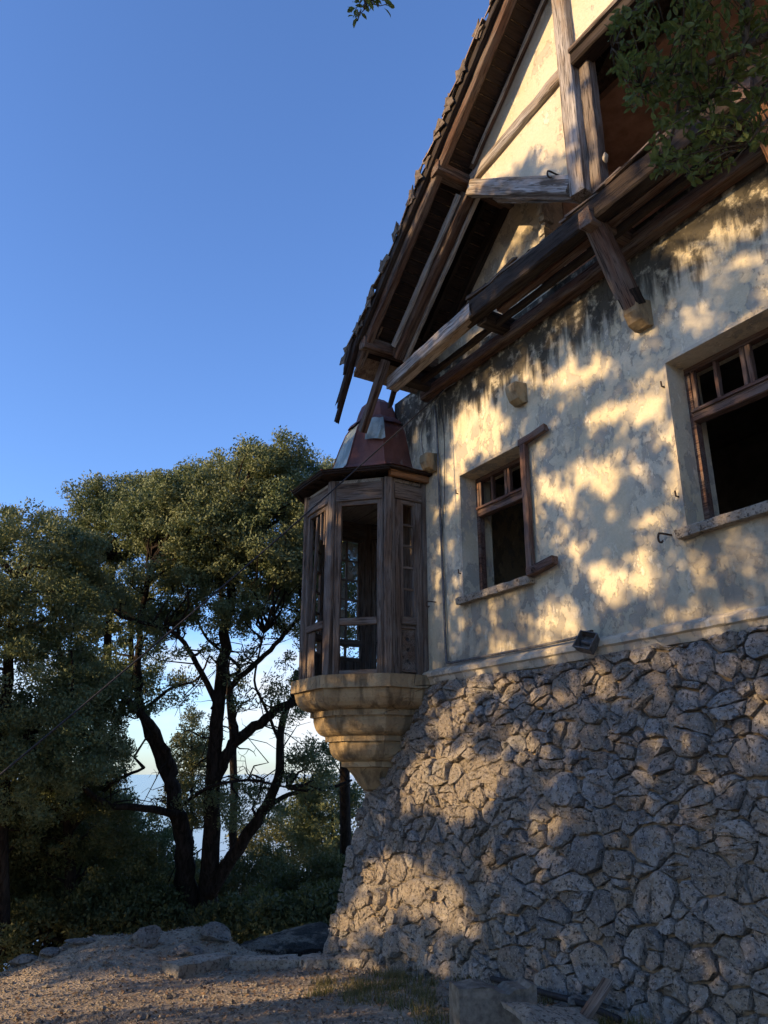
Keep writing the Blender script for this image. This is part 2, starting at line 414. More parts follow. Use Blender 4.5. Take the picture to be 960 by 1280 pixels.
# ------------------------------------------------------------------ terrain
_ph = rng.uniform(0, 6.28, (24,)); _kx = rng.normal(0, 1, 24); _ky = rng.normal(0, 1, 24)
def wob(x, y, s):
    r = 0
    for i in range(12): r = r + np.sin(_kx[i]*x*s*(1+i*.35) + _ky[i]*y*s*(1+i*.35) + _ph[i]) / (1+i*.5)
    return r / 3
def gz(x, y):
    x = np.asarray(x, float); y = np.asarray(y, float)
    z = -.115 * np.maximum(0, -5.2 - x)
    edge = -10.4 + .35*np.sin(y*.9) - .1*np.maximum(0, y)
    far = np.maximum(0, edge - x)
    z = z - np.minimum(far*.45 + .01*far**2, 4 + far*.40)
    fy = np.maximum(0, y - 9); z = z - fy*.25
    z = z + .42*np.exp(-(((x+9.9)/.9)**2 + ((y+2.75)/.95)**2)) + .30*np.exp(-(((x+9.9)/.7)**2 + ((y+1.55)/.55)**2))
    z = z + .035*wob(x, y, 1.3)*np.clip(far*.4+1, 1, 8) + .012*wob(y, x, 5.)
    # rise of rubble and soil against the wall foot on the near side
    z = z + .12*np.clip((x+5.2)/1.5, 0, 1)*np.exp(-((y+.5)/.6)**2)
    return z

def grid_sheet(name, xs, ys, fz, mat, **kw):
    X, Y = np.meshgrid(xs, ys); Z = fz(X, Y)
    nx, ny = len(xs), len(ys)
    v = np.stack([X, Y, Z], -1).reshape(-1, 3)
    f = [(j*nx+i, j*nx+i+1, (j+1)*nx+i+1, (j+1)*nx+i) for j in range(ny-1) for i in range(nx-1)]
    o = mesh(name, v, f, mat, None, True); return tag(o, **kw)
def spaced(lo, c0, c1, hi, fine, k=1.28):
    a = list(np.arange(c0, c1+1e-6, fine)); s = fine
    while a[-1] < hi: s *= k; a.append(a[-1]+s)
    s = fine
    while a[0] > lo: s *= k; a.insert(0, a[0]-s)
    return np.array(a)
def terr(x, y):
    z = gz(x, y); return np.maximum(z, -235.)
grid_sheet('ground', spaced(-900, -12.5, -1, 600, .11), spaced(-900, -5.8, 1.5, 900, .11), terr, MT['ground'],
           label='stony brown earth yard in front of the house', kind='structure')
mesh('sea', [(-90000, -90000, -190), (90000, -90000, -190), (90000, 90000, -190), (-90000, 90000, -190)], [(0, 1, 2, 3)], MT['sea'])
tag(bpy.data.objects['sea'], 'pale blue sea far below the trees', kind='structure')

# ------------------------------------------------------------------ the house
house = empty('ruined_house', (-2, 0, 0), label='ruined cream plastered villa with stone base, corner oriel and timbered gable', cat='house')
ZB = 2.55; KB = .185
XL = -8.05; XR = 4.9; KX = .21
RS = .86
def R(x): return 6.5 + RS*(x + 7.2) if x < -1.7 else 6.5 + RS*(5.5) - RS*(x + 1.7)

def wall_open(name, x0, x1, z0, z1, y0, y1, ops, mat, parent):
    xs = sorted({x0, x1} | {o[0] for o in ops} | {o[1] for o in ops}); zs = sorted({z0, z1} | {o[2] for o in ops} | {o[3] for o in ops})
    mb = MB()
    def hole(x, z): return any(o[0] < x < o[1] and o[2] < z < o[3] for o in ops)
    for i in range(len(xs)-1):
        for j in range(len(zs)-1):
            a, b, c, d = xs[i], xs[i+1], zs[j], zs[j+1]
            if hole((a+b)/2, (c+d)/2): continue
            mb.add([(a,y0,c),(b,y0,c),(b,y0,d),(a,y0,d)], [(0,1,2,3)])
            mb.add([(a,y1,c),(b,y1,c),(b,y1,d),(a,y1,d)], [(3,2,1,0)])
    for (a, b, c, d) in ops:
        mb.add([(a,y0,c),(b,y0,c),(b,y1,c),(a,y1,c)], [(0,1,2,3)]); mb.add([(a,y0,d),(b,y0,d),(b,y1,d),(a,y1,d)], [(3,2,1,0)])
        mb.add([(a,y0,c),(a,y1,c),(a,y1,d),(a,y0,d)], [(0,1,2,3)]); mb.add([(b,y0,c),(b,y1,c),(b,y1,d),(b,y0,d)], [(3,2,1,0)])
    mb.add([(x0,y0,z0),(x1,y0,z0),(x1,y1,z0),(x0,y1,z0)], [(3,2,1,0)]); mb.add([(x0,y0,z1),(x1,y0,z1),(x1,y1,z1),(x0,y1,z1)], [(0,1,2,3)])
    mb.add([(x0,y0,z0),(x0,y1,z0),(x0,y1,z1),(x0,y0,z1)], [(3,2,1,0)]); mb.add([(x1,y0,z0),(x1,y1,z0),(x1,y1,z1),(x1,y0,z1)], [(0,1,2,3)])
    return mb.build(name, mat, parent)

W1 = (-6.60, -5.50, 3.41, 4.83); W2 = (-3.685, -2.56, 3.41, 4.87); W3 = (-.7, .4, 3.41, 4.85); W4 = (2., 3.1, 3.41, 4.85)
wall_open('wall', XL+.02, XR, 2.5, 6.36, 0, .42, [W1, W2, W3, W4], MT['plaster'], house)
bpy.data.objects['wall']['label'] = 'peeling cream plaster front wall with black mould under the beam'
# bits of the gable wall in the plane of the wall below, left of the open loggia
mb = MB(); mb.prism([(-7.34, 6.365), (-4.97, 6.365), (-4.97, R(-4.97)-.02), (-7.34, R(-7.34)-.02)], .02, .30)
mb.build('gable_wall', MT['course'], house)
# side, back and inner walls, floors
mb = MB(); mb.box((XL, .42, 2.4), (XL+.4, 8, 5.5)); mb.box((XR-.4, .425, 2.4), (XR-.003, 8, 6.3)); mb.box((XL+.01, 8, 2.4), (XR-.01, 8.4, 6.3))
mb.build('wall', MT['plaster'], house)
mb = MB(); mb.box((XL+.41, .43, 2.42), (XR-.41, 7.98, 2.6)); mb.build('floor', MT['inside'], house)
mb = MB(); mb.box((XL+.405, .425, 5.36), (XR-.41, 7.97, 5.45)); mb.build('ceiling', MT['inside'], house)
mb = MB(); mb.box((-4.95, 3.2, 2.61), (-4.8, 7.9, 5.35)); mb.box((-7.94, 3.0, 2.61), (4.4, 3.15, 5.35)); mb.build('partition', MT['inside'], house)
# loggia behind the gable frame
mb = MB(); mb.box((-5.08, .31, 6.445), (-4.96, 2.2, 8.55)); mb.box((-5.05, 2.2, 6.445), (1.6, 2.35, 10.2)); mb.box((-4.955, .31, 8.46), (1.55, 2.19, 8.55))
mb.build('loggia_wall', MT['brown'], house)
# broken jamb of the gable wall
mb = MB()
for i in range(16):
    z = 6.45 + i*.085 + random.uniform(-.02, .02); a = random.uniform(.03, .075)
    mb.box((-4.985-a*.4, -.02-random.uniform(0, .05), z), (-4.955+a*.6, .06+a, z+random.uniform(.05, .11)))
mb.build('broken_masonry', MT['course'], house)

# --- string course
mb = MB()
prof = [(.0, 2.535), (-.035, 2.535), (-.045, 2.56), (-.06, 2.60), (-.085, 2.615), (-.085, 2.655), (-.06, 2.675), (-.03, 2.69), (.0, 2.705)]
prof = [(y-.003, z) for y, z in prof]
xs = list(np.arange(-7.33, 4.95, .12)); k = len(prof)
for x in xs:
    for (y, z) in prof: mb.v.append((x, y + (random.uniform(-.004, .004) if y < -.004 else 0), z + random.uniform(-.003, .003)))
for i in range(len(xs)-1):
    for j in range(k-1): mb.f.append((i*k+j, (i+1)*k+j, (i+1)*k+j+1, i*k+j+1))
mb.f.append(tuple(range(k))); mb.f.append(tuple((len(xs)-1)*k+j for j in range(k-1, -1, -1)))
mb.build('string_course', MT['course'], house)

# --- rubble stone base: battered mortar core with stones set in it
def batter(z): return -KB*(ZB - z) - .015
gx = np.arange(XL-.62, XR+.6, .09); gzv = np.linspace(-1.2, 2.56, 46)
v = []; f = []
for z in gzv:
    for i, x in enumerate(gx):
        x0 = XL - KX*(ZB - z); t = (x - gx[0])/(gx[-1]-gx[0]); xx = x0 + t*(XR + KB*(ZB-z) - x0)
        v.append((xx, batter(z) + .018 + .026*wob(xx, z, 1.1) + .008*wob(z, xx, 9.), z))
nx = len(gx)
for j in range(len(gzv)-1):
    for i in range(nx-1): f.append((j*nx+i, j*nx+i+1, (j+1)*nx+i+1, (j+1)*nx+i))
# returns and back
b0 = len(v)
for j, z in enumerate(gzv): v.append((XL - KX*(ZB-z), 8.4, z)); v.append((XR + KB*(ZB-z), 8.4, z))
for j in range(len(gzv)-1):
    f.append((j*nx, (j+1)*nx, b0+2*j+2, b0+2*j)); f.append((j*nx+nx-1, b0+2*j+1, b0+2*j+3, (j+1)*nx+nx-1))
base = mesh('stone_base', v, f, MT['mortar'], house, True)
base['label'] = 'battered rubble stone base with sandy mortar'

# seeds for a power diagram of stones on the battered face
PX0, PX1 = -9.1, 3.6
seeds = []; tries = 0
ANI = 1.22
cellg = {}
def near(x, z, r):
    for i in range(int((x-.5)//.5), int((x+.5)//.5)+1):
        for j in range(int((z-.5)//.5), int((z+.5)//.5)+1):
            for (a, b, q) in cellg.get((i, j), ()):
                if (a-x)**2 + (b-z)**2 < (.86*(q+r))**2: return True
    return False
RAD = [(.19, 130), (.155, 420), (.125, 1300), (.10, 3500), (.075, 6000), (.055, 9000), (.042, 6000)]
for rr, n in RAD:
    for _ in range(n):
        r0 = rr*random.uniform(.88, 1.1)
        x = random.uniform(PX0, PX1); z = random.uniform(-.75, 2.62)
        if x < XL - KX*(ZB-z) + r0*.55: continue
        if not near(x, z*ANI, r0):
            seeds.append((x, z*ANI, r0)); cellg.setdefault((int(x//.5), int(z*ANI//.5)), []).append((x, z*ANI, r0))
stones = []
for (x, z, r0) in seeds:
    poly = [(x-.6, z-.6), (x+.6, z-.6), (x+.6, z+.6), (x-.6, z+.6)]
    for i in range(int((x-1.)//.5), int((x+1.)//.5)+1):
        for j in range(int((z-1.)//.5), int((z+1.)//.5)+1):
            for (a, b, q) in cellg.get((i, j), ()):
                if a == x and b == z: continue
                dx, dz = a-x, b-z; d2 = dx*dx+dz*dz
                if d2 > 1.: continue
                w = (d2 + r0*r0 - q*q)/2            # power bisector
                poly = clip_poly(poly, dx, dz, dx*x+dz*z+w - .0)
                if len(poly) < 3: break
    poly = clip_poly(poly, 0, 1, 2.53*ANI)
    if len(poly) < 3: continue
    poly = [(p[0], p[1]/ANI) for p in poly]
    # corner of the house: keep stones within the batter line, a little proud
    poly = clip_poly(poly, -1., KX, -(XL - KX*ZB) + .03)
    if len(poly) < 3: continue
    parts = [poly]
    for _ in range(2):
        nxt = []
        for q in parts:
            A = abs(sum(q[i-1][0]*q[i][1]-q[i][0]*q[i-1][1] for i in range(len(q))))/2
            if A > .032 and random.random() < .45:
                mx, mz = sum(p[0] for p in q)/len(q)+random.uniform(-.03, .03), sum(p[1] for p in q)/len(q)+random.uniform(-.03, .03)
                a = random.choice([random.gauss(1.57, .35), random.uniform(0, 3.14)]); ex, ez = math.cos(a), math.sin(a); dd = ex*mx+ez*mz
                nxt += [w for w in (clip_poly(q, ex, ez, dd), clip_poly(q, -ex, -ez, -dd)) if len(w) >= 3]
            else: nxt.append(q)
        parts = nxt
    for q in parts:
        cx = sum(p[0] for p in q)/len(q); cz = sum(p[1] for p in q)/len(q)
        if cz > -.7: stones.append((q, cx, cz))
def stone_mesh(poly, cx, cz):
    # shrink, subdivide the outline, roughen and cut the corners
    n = len(poly); pts = []
    for i in range(n):
        p, q = poly[i], poly[(i+1) % n]; L = math.hypot(q[0]-p[0], q[1]-p[1]); k = max(1, int(L/.05))
        for s in range(k): pts.append((p[0]+(q[0]-p[0])*s/k, p[1]+(q[1]-p[1])*s/k))
    pts = [(float(x+.05*wob(x, z, 1.6)+.026*wob(z+5, x, 6.)), float(z+.05*wob(z+9, x+3, 1.6)+.024*wob(x+2, z-4, 6.))) for (x, z) in pts]
    cx, cz = sum(p[0] for p in pts)/len(pts), sum(p[1] for p in pts)/len(pts)
    m = len(pts); sm = []
    for i in range(m):
        a, b, c = pts[i-1], pts[i], pts[(i+1) % m]
        sm.append(((a[0]+9*b[0]+c[0])/11, (a[1]+9*b[1]+c[1])/11))
    size = math.sqrt(abs(sum(sm[i-1][0]*sm[i][1]-sm[i][0]*sm[i-1][1] for i in range(m)))/2)
    gap = random.uniform(.003, .010)
    out = []
    for (x, z) in sm:
        d = math.hypot(x-cx, z-cz)+1e-6; k = max(.3, (d-gap+random.uniform(-.009, .006))/d)
        out.append((cx+(x-cx)*k, cz+(z-cz)*k))
    hgt = random.uniform(.015, .065) + .08*size*random.uniform(.3, 1.3)
    tx, tz = random.gauss(0, .17), random.gauss(0, .17)
    V = []; F = []
    rings = [(1.0, -.06, 0), (1.0, .45*hgt, .006), (.955, .88*hgt, .009), (.78, hgt, .012), (.42, hgt, .014)]
    ph = random.uniform(0, 6.28); kx, kz = random.gauss(0, 9), random.gauss(0, 9)
    for (sc, h, jit) in rings:
        for (x, z) in out:
            xx = cx+(x-cx)*sc + random.uniform(-jit, jit); zz = cz+(z-cz)*sc + random.uniform(-jit, jit)
            hh = h
            if h > 0: hh = max(.004, h + (tx*(xx-cx)+tz*(zz-cz))*(h/hgt) + random.uniform(-jit, jit)*1.1 + .010*math.sin(kx*xx+kz*zz+ph))
            V.append((xx, batter(zz)-hh, zz))
    V.append((cx, batter(cz)-hgt*1.02+random.uniform(-.01, .01), cz))
    for r in range(4):
        for i in range(m): F.append((r*m+i, r*m+(i+1) % m, (r+1)*m+(i+1) % m, (r+1)*m+i))
    for i in range(m): F.append((4*m+i, 4*m+(i+1) % m, 5*m))
    return V, F, size
built = []
for (poly, cx, cz) in stones:
    V, F, size = stone_mesh(poly, cx, cz)
    p = np.array([cx, batter(cz), cz]); u, w = to_px(p); dep = (p-CAM) @ FW
    vis = dep > 0 and -30 < u < 990 and 0 < w < 1310
    built.append((size/dep if vis else 0, V, F))
built.sort(key=lambda s: -s[0])
rest = MB()
tints = []
def set_tint(o, vals):
    at = o.data.attributes.new('tint', 'FLOAT', 'FACE'); at.data.foreach_set('value', np.asarray(vals, np.float32))
for i, (sc, V, F) in enumerate(built):
    tv = random.random()
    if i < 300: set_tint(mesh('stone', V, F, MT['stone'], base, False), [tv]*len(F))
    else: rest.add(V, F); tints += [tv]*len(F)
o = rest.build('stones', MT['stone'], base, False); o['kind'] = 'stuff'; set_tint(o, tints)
# per stone tint for the joined rest comes from position noise in the material

# --- oriel on the corner
CX, CY = -8.19, -.175
def oc(r, k):
    a = math.radians(22.5+45*k); q = r/math.cos(math.radians(22.5)); return (CX+q*math.cos(a), CY+q*math.sin(a))
# corner indices: k=-1 E/SE, -2 SE/S, -3 S/SW, -4 SW/W, -5 W/NW, -6 NW/N
prof = [(.955, 2.632), (.955, 2.49)]
for (rt, zt, rb, zb, led) in ((.91, 2.475, .735, 2.275, .065), (.70, 2.205, .565, 2.0, .06), (.525, 1.935, .385, 1.725, .06)):
    prof += [(rt, zt+.012), (rt, zt)] + [(rb+(rt-rb)*math.cos(a), zt-(zt-zb)*math.sin(a)) for a in np.linspace(.2, 1.45, 6)] + [(rb, zb-.004), (rb, zb-led)]
prof += [(.325, 1.655), (.30, 1.62), (.25, 1.56), (.20, 1.48), (.15, 1.42), (.06, 1.38)]
mb = MB(); NS = 6
def octring(r, z, n=NS, jit=0.):
    out = []
    for k in range(8):
        a, b = oc(r, k), oc(r, k+1)
        for s in range(n):
            t = s/n; out.append((a[0]+(b[0]-a[0])*t + random.uniform(-jit, jit), a[1]+(b[1]-a[1])*t + random.uniform(-jit, jit), z + random.uniform(-jit, jit)))
    return out
for (r, z) in prof:
    mb.v += octring(r, z, NS, .0016)
nr = 8*NS
for i in range(len(prof)-1):
    for j in range(nr): mb.f.append((i*nr+j, (i+1)*nr+j, (i+1)*nr+(j+1) % nr, i*nr+(j+1) % nr))
mb.f.append(tuple(range(nr))); mb.f.append(tuple((len(prof)-1)*nr+j for j in range(nr-1, -1, -1)))
mb.build('oriel_corbel', MT['sand'], house)['label'] = 'stepped ochre stone corbel under the oriel'

mb = MB(); mb.prism([oc(.84, k) for k in range(8)], 4.93, 4.97, 'z')
oriel = mb.build('oriel', MT['wood_pale'], house); oriel['label'] = 'eight sided weathered timber oriel window'
RP = .88
def P3(r, k, z): c = oc(r, k); return (c[0], c[1], z)
for k in (-1, -2, -3, -4, -5, -6):
    c = oc(RP-.055, k); rad = Vector((c[0]-CX, c[1]-CY, 0)).normalized()
    timber('post', (c[0], c[1], 2.635), (c[0], c[1], 4.96), .10, .11, MT['wood_bay'], oriel, up=rad, rough=.003, cham=.18)
    for sgn in (-1, 1):                                   # moulded fillets on each side of the corner post
        tdir = Vector((-rad[1], rad[0], 0))
        q = Vector((c[0], c[1], 0)) + tdir*sgn*.066 - rad*.022
        timber('fillet', (q[0], q[1], 2.635), (q[0], q[1], 4.955), .028, .07, MT['wood_bay'], oriel, up=rad, rough=.002)
def face(k, t0=0., t1=1.):
    """points on the face between corner k and k+1 (outer plane), clear of the posts"""
    a, b = Vector(oc(RP-.05, k)).to_3d(), Vector(oc(RP-.05, k+1)).to_3d()
    d = (b-a).normalized(); return a, b, d, (b-a).length
def facebar(name, k, s0, z0, s1, z1, w, h, mat=None, off=0., **kw):
    a, b, d, L = face(k); nrm = Vector((d[1], -d[0], 0))
    mid = (a+b)/2 - Vector((CX, CY, 0)); nrm = nrm if nrm.dot(mid) > 0 else -nrm
    p, q = a + d*s0 + nrm*off, a + d*s1 + nrm*off
    return timber(name, (p[0], p[1], z0), (q[0], q[1], z1), w, h, mat or MT['wood_bay'], oriel, up=nrm if abs(z1-z0) > .01 else (0, 0, 1), rough=.0025, **kw)
L8 = face(-2)[3]
E0 = .062
def common(k, s0, s1, low=True, rail=True):
    facebar('header', k, s0, 4.81, s1, 4.81, .075, .22)
    facebar('header_moulding', k, s0, 4.71, s1, 4.71, .10, .035)
    facebar('stile', k, s0+.03, 2.64, s0+.03, 4.69, .06, .06); facebar('stile', k, s1-.03, 2.64, s1-.03, 4.69, .06, .06)
    facebar('head_rail', k, s0+.062, 4.665, s1-.062, 4.665, .055, .05)
    if rail: facebar('mid_rail', k, s0+.062, 3.235, s1-.062, 3.235, .07, .085)
# SE face: big open light, empty panel below
common(-2, E0, L8-E0)
facebar('bottom_rail', -2, E0+.062, 2.665, L8-E0-.062, 2.665, .05, .05)
# S face: open, with the remains of a leaning sash
common(-3, E0, L8-E0)
facebar('sash_bar', -3, .22, 3.28, .30, 4.62, .035, .035); facebar('sash_bar', -3, .40, 4.30, .40, 4.64, .03, .03); facebar('sash_bar', -3, .50, 4.22, .50, 4.64, .03, .03)
facebar('board', -3, .185, 2.645, .185, 3.19, .10, .02); facebar('board', -3, .275, 2.645, .27, 3.19, .07, .02)
# W, SW and NW faces: glazed sashes over boarded panels
for k in (-4, -5, -6, -7):
    common(k, E0, L8-E0)
    n = 6; w = (L8-2*E0-.13)/n
    for i in range(n): facebar('board', k, E0+.065+w*(i+.5), 2.64, E0+.065+w*(i+.5), 3.0 if k > -6 else 4.63, w*.94, .022)
    facebar('panel_rail', k, E0+.065, 3.02, L8-E0-.065, 3.02, .05, .05)
    if k > -6:
        mid = L8/2
        facebar('sash_bar', k, mid, 3.05, mid, 4.64, .028, .03)
        for s in (E0+.085, L8-E0-.085): facebar('sash_bar', k, s, 3.29, s, 4.64, .035, .035)
        zs = [3.28, 3.55, 3.82, 4.09, 4.36, 4.63]
        for z in zs[1:-1]: facebar('sash_bar', k, E0+.1, z, L8-E0-.1, z, .028, .025)
        for (r0, cc) in ((0, 1), (1, 1), (2, 1), (3, 0), (4, 0), (4, 1)):
            a, b, d, L = face(k); s0 = E0+.1 if cc == 0 else mid+.01; s1 = mid-.01 if cc == 0 else L8-E0-.1
            p, q = a+d*s0, a+d*s1
            nn = Vector((d[1], -d[0], 0))*.003
            vv = [(p[0], p[1], zs[r0]+.01), (q[0], q[1], zs[r0]+.01), (q[0], q[1], zs[r0+1]-.01), (p[0], p[1], zs[r0+1]-.01)]
            vv += [(x+nn[0], y+nn[1], z) for x, y, z in vv]
            mesh('pane', vv, [(0,1,2,3),(7,6,5,4),(0,4,5,1),(1,5,6,2),(2,6,7,3),(3,7,4,0)], MT['glass'], oriel)
# E face (against the wall): narrow sash with five lights over a panel with three holes
yE0, yE1 = -.435, -.03; XE = CX+RP-.05
def ebar(name, ya, za, yb, zb, w, h, mat=None, off=0.):
    return timber(name, (XE+off, ya, za), (XE+off, yb, zb), w, h, mat or MT['wood_bay'], oriel, up=(1, 0, 0) if abs(za-zb) > .01 else (0, 0, 1), rough=.002)
ebar('wall_post', yE1+.0, 2.635, yE1+.0, 4.96, .06, .10)
ebar('stile', -.395, 2.64, -.395, 4.7, .085, .06); ebar('stile', -.105, 2.64, -.105, 4.7, .085, .06)
ebar('stile', -.335, 3.3, -.335, 4.66, .03, .045); ebar('stile', -.165, 3.3, -.165, 4.66, .03, .045)
ebar('header', -.44, 4.81, -.06, 4.81, .08, .20); ebar('mid_rail', -.35, 3.25, -.15, 3.25, .07, .09); ebar('head_rail', -.35, 4.68, -.15, 4.68, .055, .05)
for z in (3.62, 3.88, 4.14, 4.40): ebar('sash_bar', -.32, z, -.18, z, .03, .025)
ebar('fascia', -.55, 5.03, -.01, 5.03, .06, .15, MT['wood_red'], .10)
# lower panel with three round holes
mb = MB(); x0 = XE-.012; zc = [2.80, 2.92, 3.04]
ys = (-.352, -.148); yc = -.25; hr = .022
lv = [2.645, 2.86, 2.98, 3.20]
for i in range(3):
    z0, z1 = lv[i], lv[i+1]; n = 12
    sq = []
    for j in range(n):
        a = 2*math.pi*j/n; dy, dz = math.cos(a), math.sin(a)
        s = min(((.102)/abs(dy)) if abs(dy) > 1e-6 else 9, ((z1-zc[i])/dz if dz > 1e-6 else 9), ((zc[i]-z0)/-dz if dz < -1e-6 else 9))
        sq.append((yc+dy*s, zc[i]+dz*s))
    b0 = len(mb.v)
    for j in range(n):
        a = 2*math.pi*j/n
        mb.v.append((x0, yc+hr*math.cos(a), zc[i]+hr*math.sin(a))); mb.v.append((x0, sq[j][0], sq[j][1])); mb.v.append((x0-.02, yc+hr*math.cos(a), zc[i]+hr*math.sin(a)))
    for j in range(n):
        k = (j+1) % n
        mb.f.append((b0+3*j, b0+3*j+1, b0+3*k+1, b0+3*k)); mb.f.append((b0+3*j, b0+3*k, b0+3*k+2, b0+3*j+2))
mb.build('panel', MT['wood_bay'], oriel)
ebar('panel_bead', -.345, 2.68, -.155, 2.68, .03, .025); ebar('panel_bead', -.345, 3.17, -.155, 3.17, .03, .025)
# boarded inner lining on the house wall inside the oriel
for i in range(6):
    x = -7.98 + i*.115
    timber('lining_board', (x, -.018, 2.65), (x, -.018, 4.92), .11, .022, MT['wood_bay'], oriel, up=(0, 1, 0), rough=.002)
# oriel floor
mb = MB(); mb.prism([oc(.83, k) for k in range(8)], 2.634, 2.645, 'z'); mb.build('oriel_floor', MT['wood_dark'], oriel)

# oriel roof: eave boarding and flared copper sheets
mb = MB()
ring0 = [oc(1.03, k) for k in range(8)]; ring1 = [oc(.80, k) for k in range(8)]
mb.prism(ring0, 5.03, 5.055, 'z')
oroof = mb.build('oriel_roof', MT['board'], house); oroof['label'] = 'red brown copper roof of the oriel with dark eave boards'
for k in (-2, -3, -4, -5):
    a, b = oc(.99, k), oc(.99, k+1); timber('eave_board', (a[0], a[1], 5.018), (b[0], b[1], 5.018), .05, .02, MT['board'], oroof, rough=.003)
    for s in (.25, .5, .75):
        p = (a[0]+(b[0]-a[0])*s, a[1]+(b[1]-a[1])*s); q = (CX+(p[0]-CX)*.86, CY+(p[1]-CY)*.86)
        timber('soffit_batten', (q[0], q[1], 5.015), (p[0], p[1], 5.015), .04, .03, MT['wood_dark'], oroof)
cprof = [(1.05, 5.058), (.86, 5.09), (.69, 5.17), (.59, 5.29), (.53, 5.46), (.465, 5.68), (.395, 5.88), (.32, 6.01)]
def sheet(name, k, prof, mat, off=0., t0=0., t1=1., jit=.006, seam=True):
    mb = MB(); n = 5
    for (r, z) in prof:
        a, b = Vector(oc(r+off, k)), Vector(oc(r+off, k+1))
        for s in range(n+1):
            t = t0+(t1-t0)*s/n; p = a.lerp(b, t); j = jit if 0 < s < n else 0
            mb.v.append((p[0]+random.uniform(-j, j), p[1]+random.uniform(-j, j), z+off*.6+random.uniform(-j, j)))
    for i in range(len(prof)-1):
        for s in range(n): mb.f.append((i*(n+1)+s, i*(n+1)+s+1, (i+1)*(n+1)+s+1, (i+1)*(n+1)+s))
    return mb.build(name, mat, oroof, False)
for k in range(8):
    sheet('copper_sheet', k, cprof, MT['patina'] if k in (5, 4) else MT['copper'])
    pts = [P3(r, k, z) for r, z in cprof]; mb = MB(); mb.tube(pts, .011, 6); mb.build('standing_seam', MT['copper'], oroof)
# second tier of the copper cap and a lifted patinated sheet
cap = [(.375, 5.975), (.345, 6.03), (.27, 6.10), (.24, 6.22), (.20, 6.33), (.10, 6.42), (.02, 6.46)]
for k in range(8): sheet('copper_sheet', k, cap, MT['copper'])
sheet('lifted_sheet', -2, [(.485, 5.62), (.45, 5.75), (.395, 5.9), (.35, 5.98)], MT['patina'], .035, .42, 1.05, .012)

# --- windows
def window(W, loose=False):
    x0, x1, z0, z1 = W; ym = .21
    fr = MB()
    fr.box((x0+.002, ym, z0+.09), (x0+.05, ym+.07, z1-.002)); fr.box((x1-.05, ym, z0+.09), (x1-.002, ym+.07, z1-.002)); fr.box((x0+.051, ym, z1-.05), (x1-.051, ym+.07, z1-.003))
    w = fr.build('window', MT['wood_frame'], house)
    zt = 4.40 if z1 > 4.8 else z1-.45
    timber('transom', (x0+.05, ym+.02, zt), (x1-.05, ym+.02, zt), .09, .10, MT['wood_frame'], w)
    timber('transom_moulding', (x0+.05, ym-.02, zt+.045), (x1-.05, ym-.02, zt+.045), .05, .03, MT['wood_frame'], w)
    xm = (x0+x1)/2; zb, zh = zt+.062, z1-.055
    for x, ww in ((x0+.072, .035), (xm-.026, .04), (xm+.026, .04), (x1-.072, .035), ((x0+xm)/2+.01, .03), ((x1+xm)/2-.01, .03)):
        timber('glazing_bar', (x, ym+.028, zb), (x, ym+.028, zh), ww, .045, MT['wood_frame'], w, up=(0, 1, 0))
    timber('sash_rail', (x0+.09, ym+.028, zb+.012), (x1-.09, ym+.028, zb+.012), .035, .03, MT['wood_frame'], w)
    timber('casement_stile', (x0+.085, ym+.09, z0+.1), (x0+.085, ym+.09, zt-.06), .05, .04, MT['wood_dark'], w)
    # sill: sloping stone slab proud of the wall
    mb = MB(); s0, s1 = x0-.07, x1+.03
    n = 12
    for i in range(n+1):
        x = s0+(s1-s0)*i/n; j = lambda: random.uniform(-.004, .004)
        mb.v += [(x, -.075+j(), z0-.075+j()), (x, -.085+j(), z0-.012+j()), (x, -.07+j(), z0+.004+j()), (x, .42, z0+.03), (x, .42, z0-.07)]
    for i in range(n):
        for q in range(5): mb.f.append((i*5+q, (i+1)*5+q, (i+1)*5+(q+1) % 5, i*5+(q+1) % 5))
    mb.f.append((0, 1, 2, 3, 4)); mb.f.append(tuple(n*5+q for q in (4, 3, 2, 1, 0)))
    mb.build('sill', MT['slab'], w)
    # thin raised plaster surround
    mb = MB(); e = .035
    mb.box((x0-e, -.014, z0+.006), (x0-.002, -.001, z1+e)); mb.box((x0-.001, -.014, z1+.002), (x1+e, -.001, z1+e)); mb.box((x1+.002, -.014, z0+.006), (x1+e, -.001, z1+.001))
    mb.build('surround', MT['course'], w)
    for z in (z0+.28, z1-.2):                            # shutter pintles
        mb = MB(); mb.tube([(x0-.05, -.0, z), (x0-.05, -.035, z), (x0-.05, -.04, z+.045)], .008, 6); mb.build('pintle', MT['iron'], w)
    return w
w1 = window(W1); w2 = window(W2); window(W3); window(W4)
# loose outer frame hanging on the right edge of the far window
timber('loose_frame_bar', (-5.455, -.055, 3.42), (-5.45, -.055, 4.80), .075, .06, MT['wood_frame'], w1, up=(0, 1, 0), rough=.003)
timber('loose_frame_bar', (-5.50, -.06, 4.80), (-5.12, -.06, 4.835), .06, .07, MT['wood_frame'], w1, jag1=.02)
timber('loose_frame_bar', (-5.47, -.065, 3.435), (-5.11, -.075, 3.475), .08, .085, MT['wood_frame'], w1, jag1=.02)
mb = MB(); mb.tube([(-5.36+.022*math.cos(a), -.118, 3.43+.022*math.sin(a)) for a in np.linspace(0, 5.2, 10)], .006, 6); mb.build('ring', MT['iron'], w1)

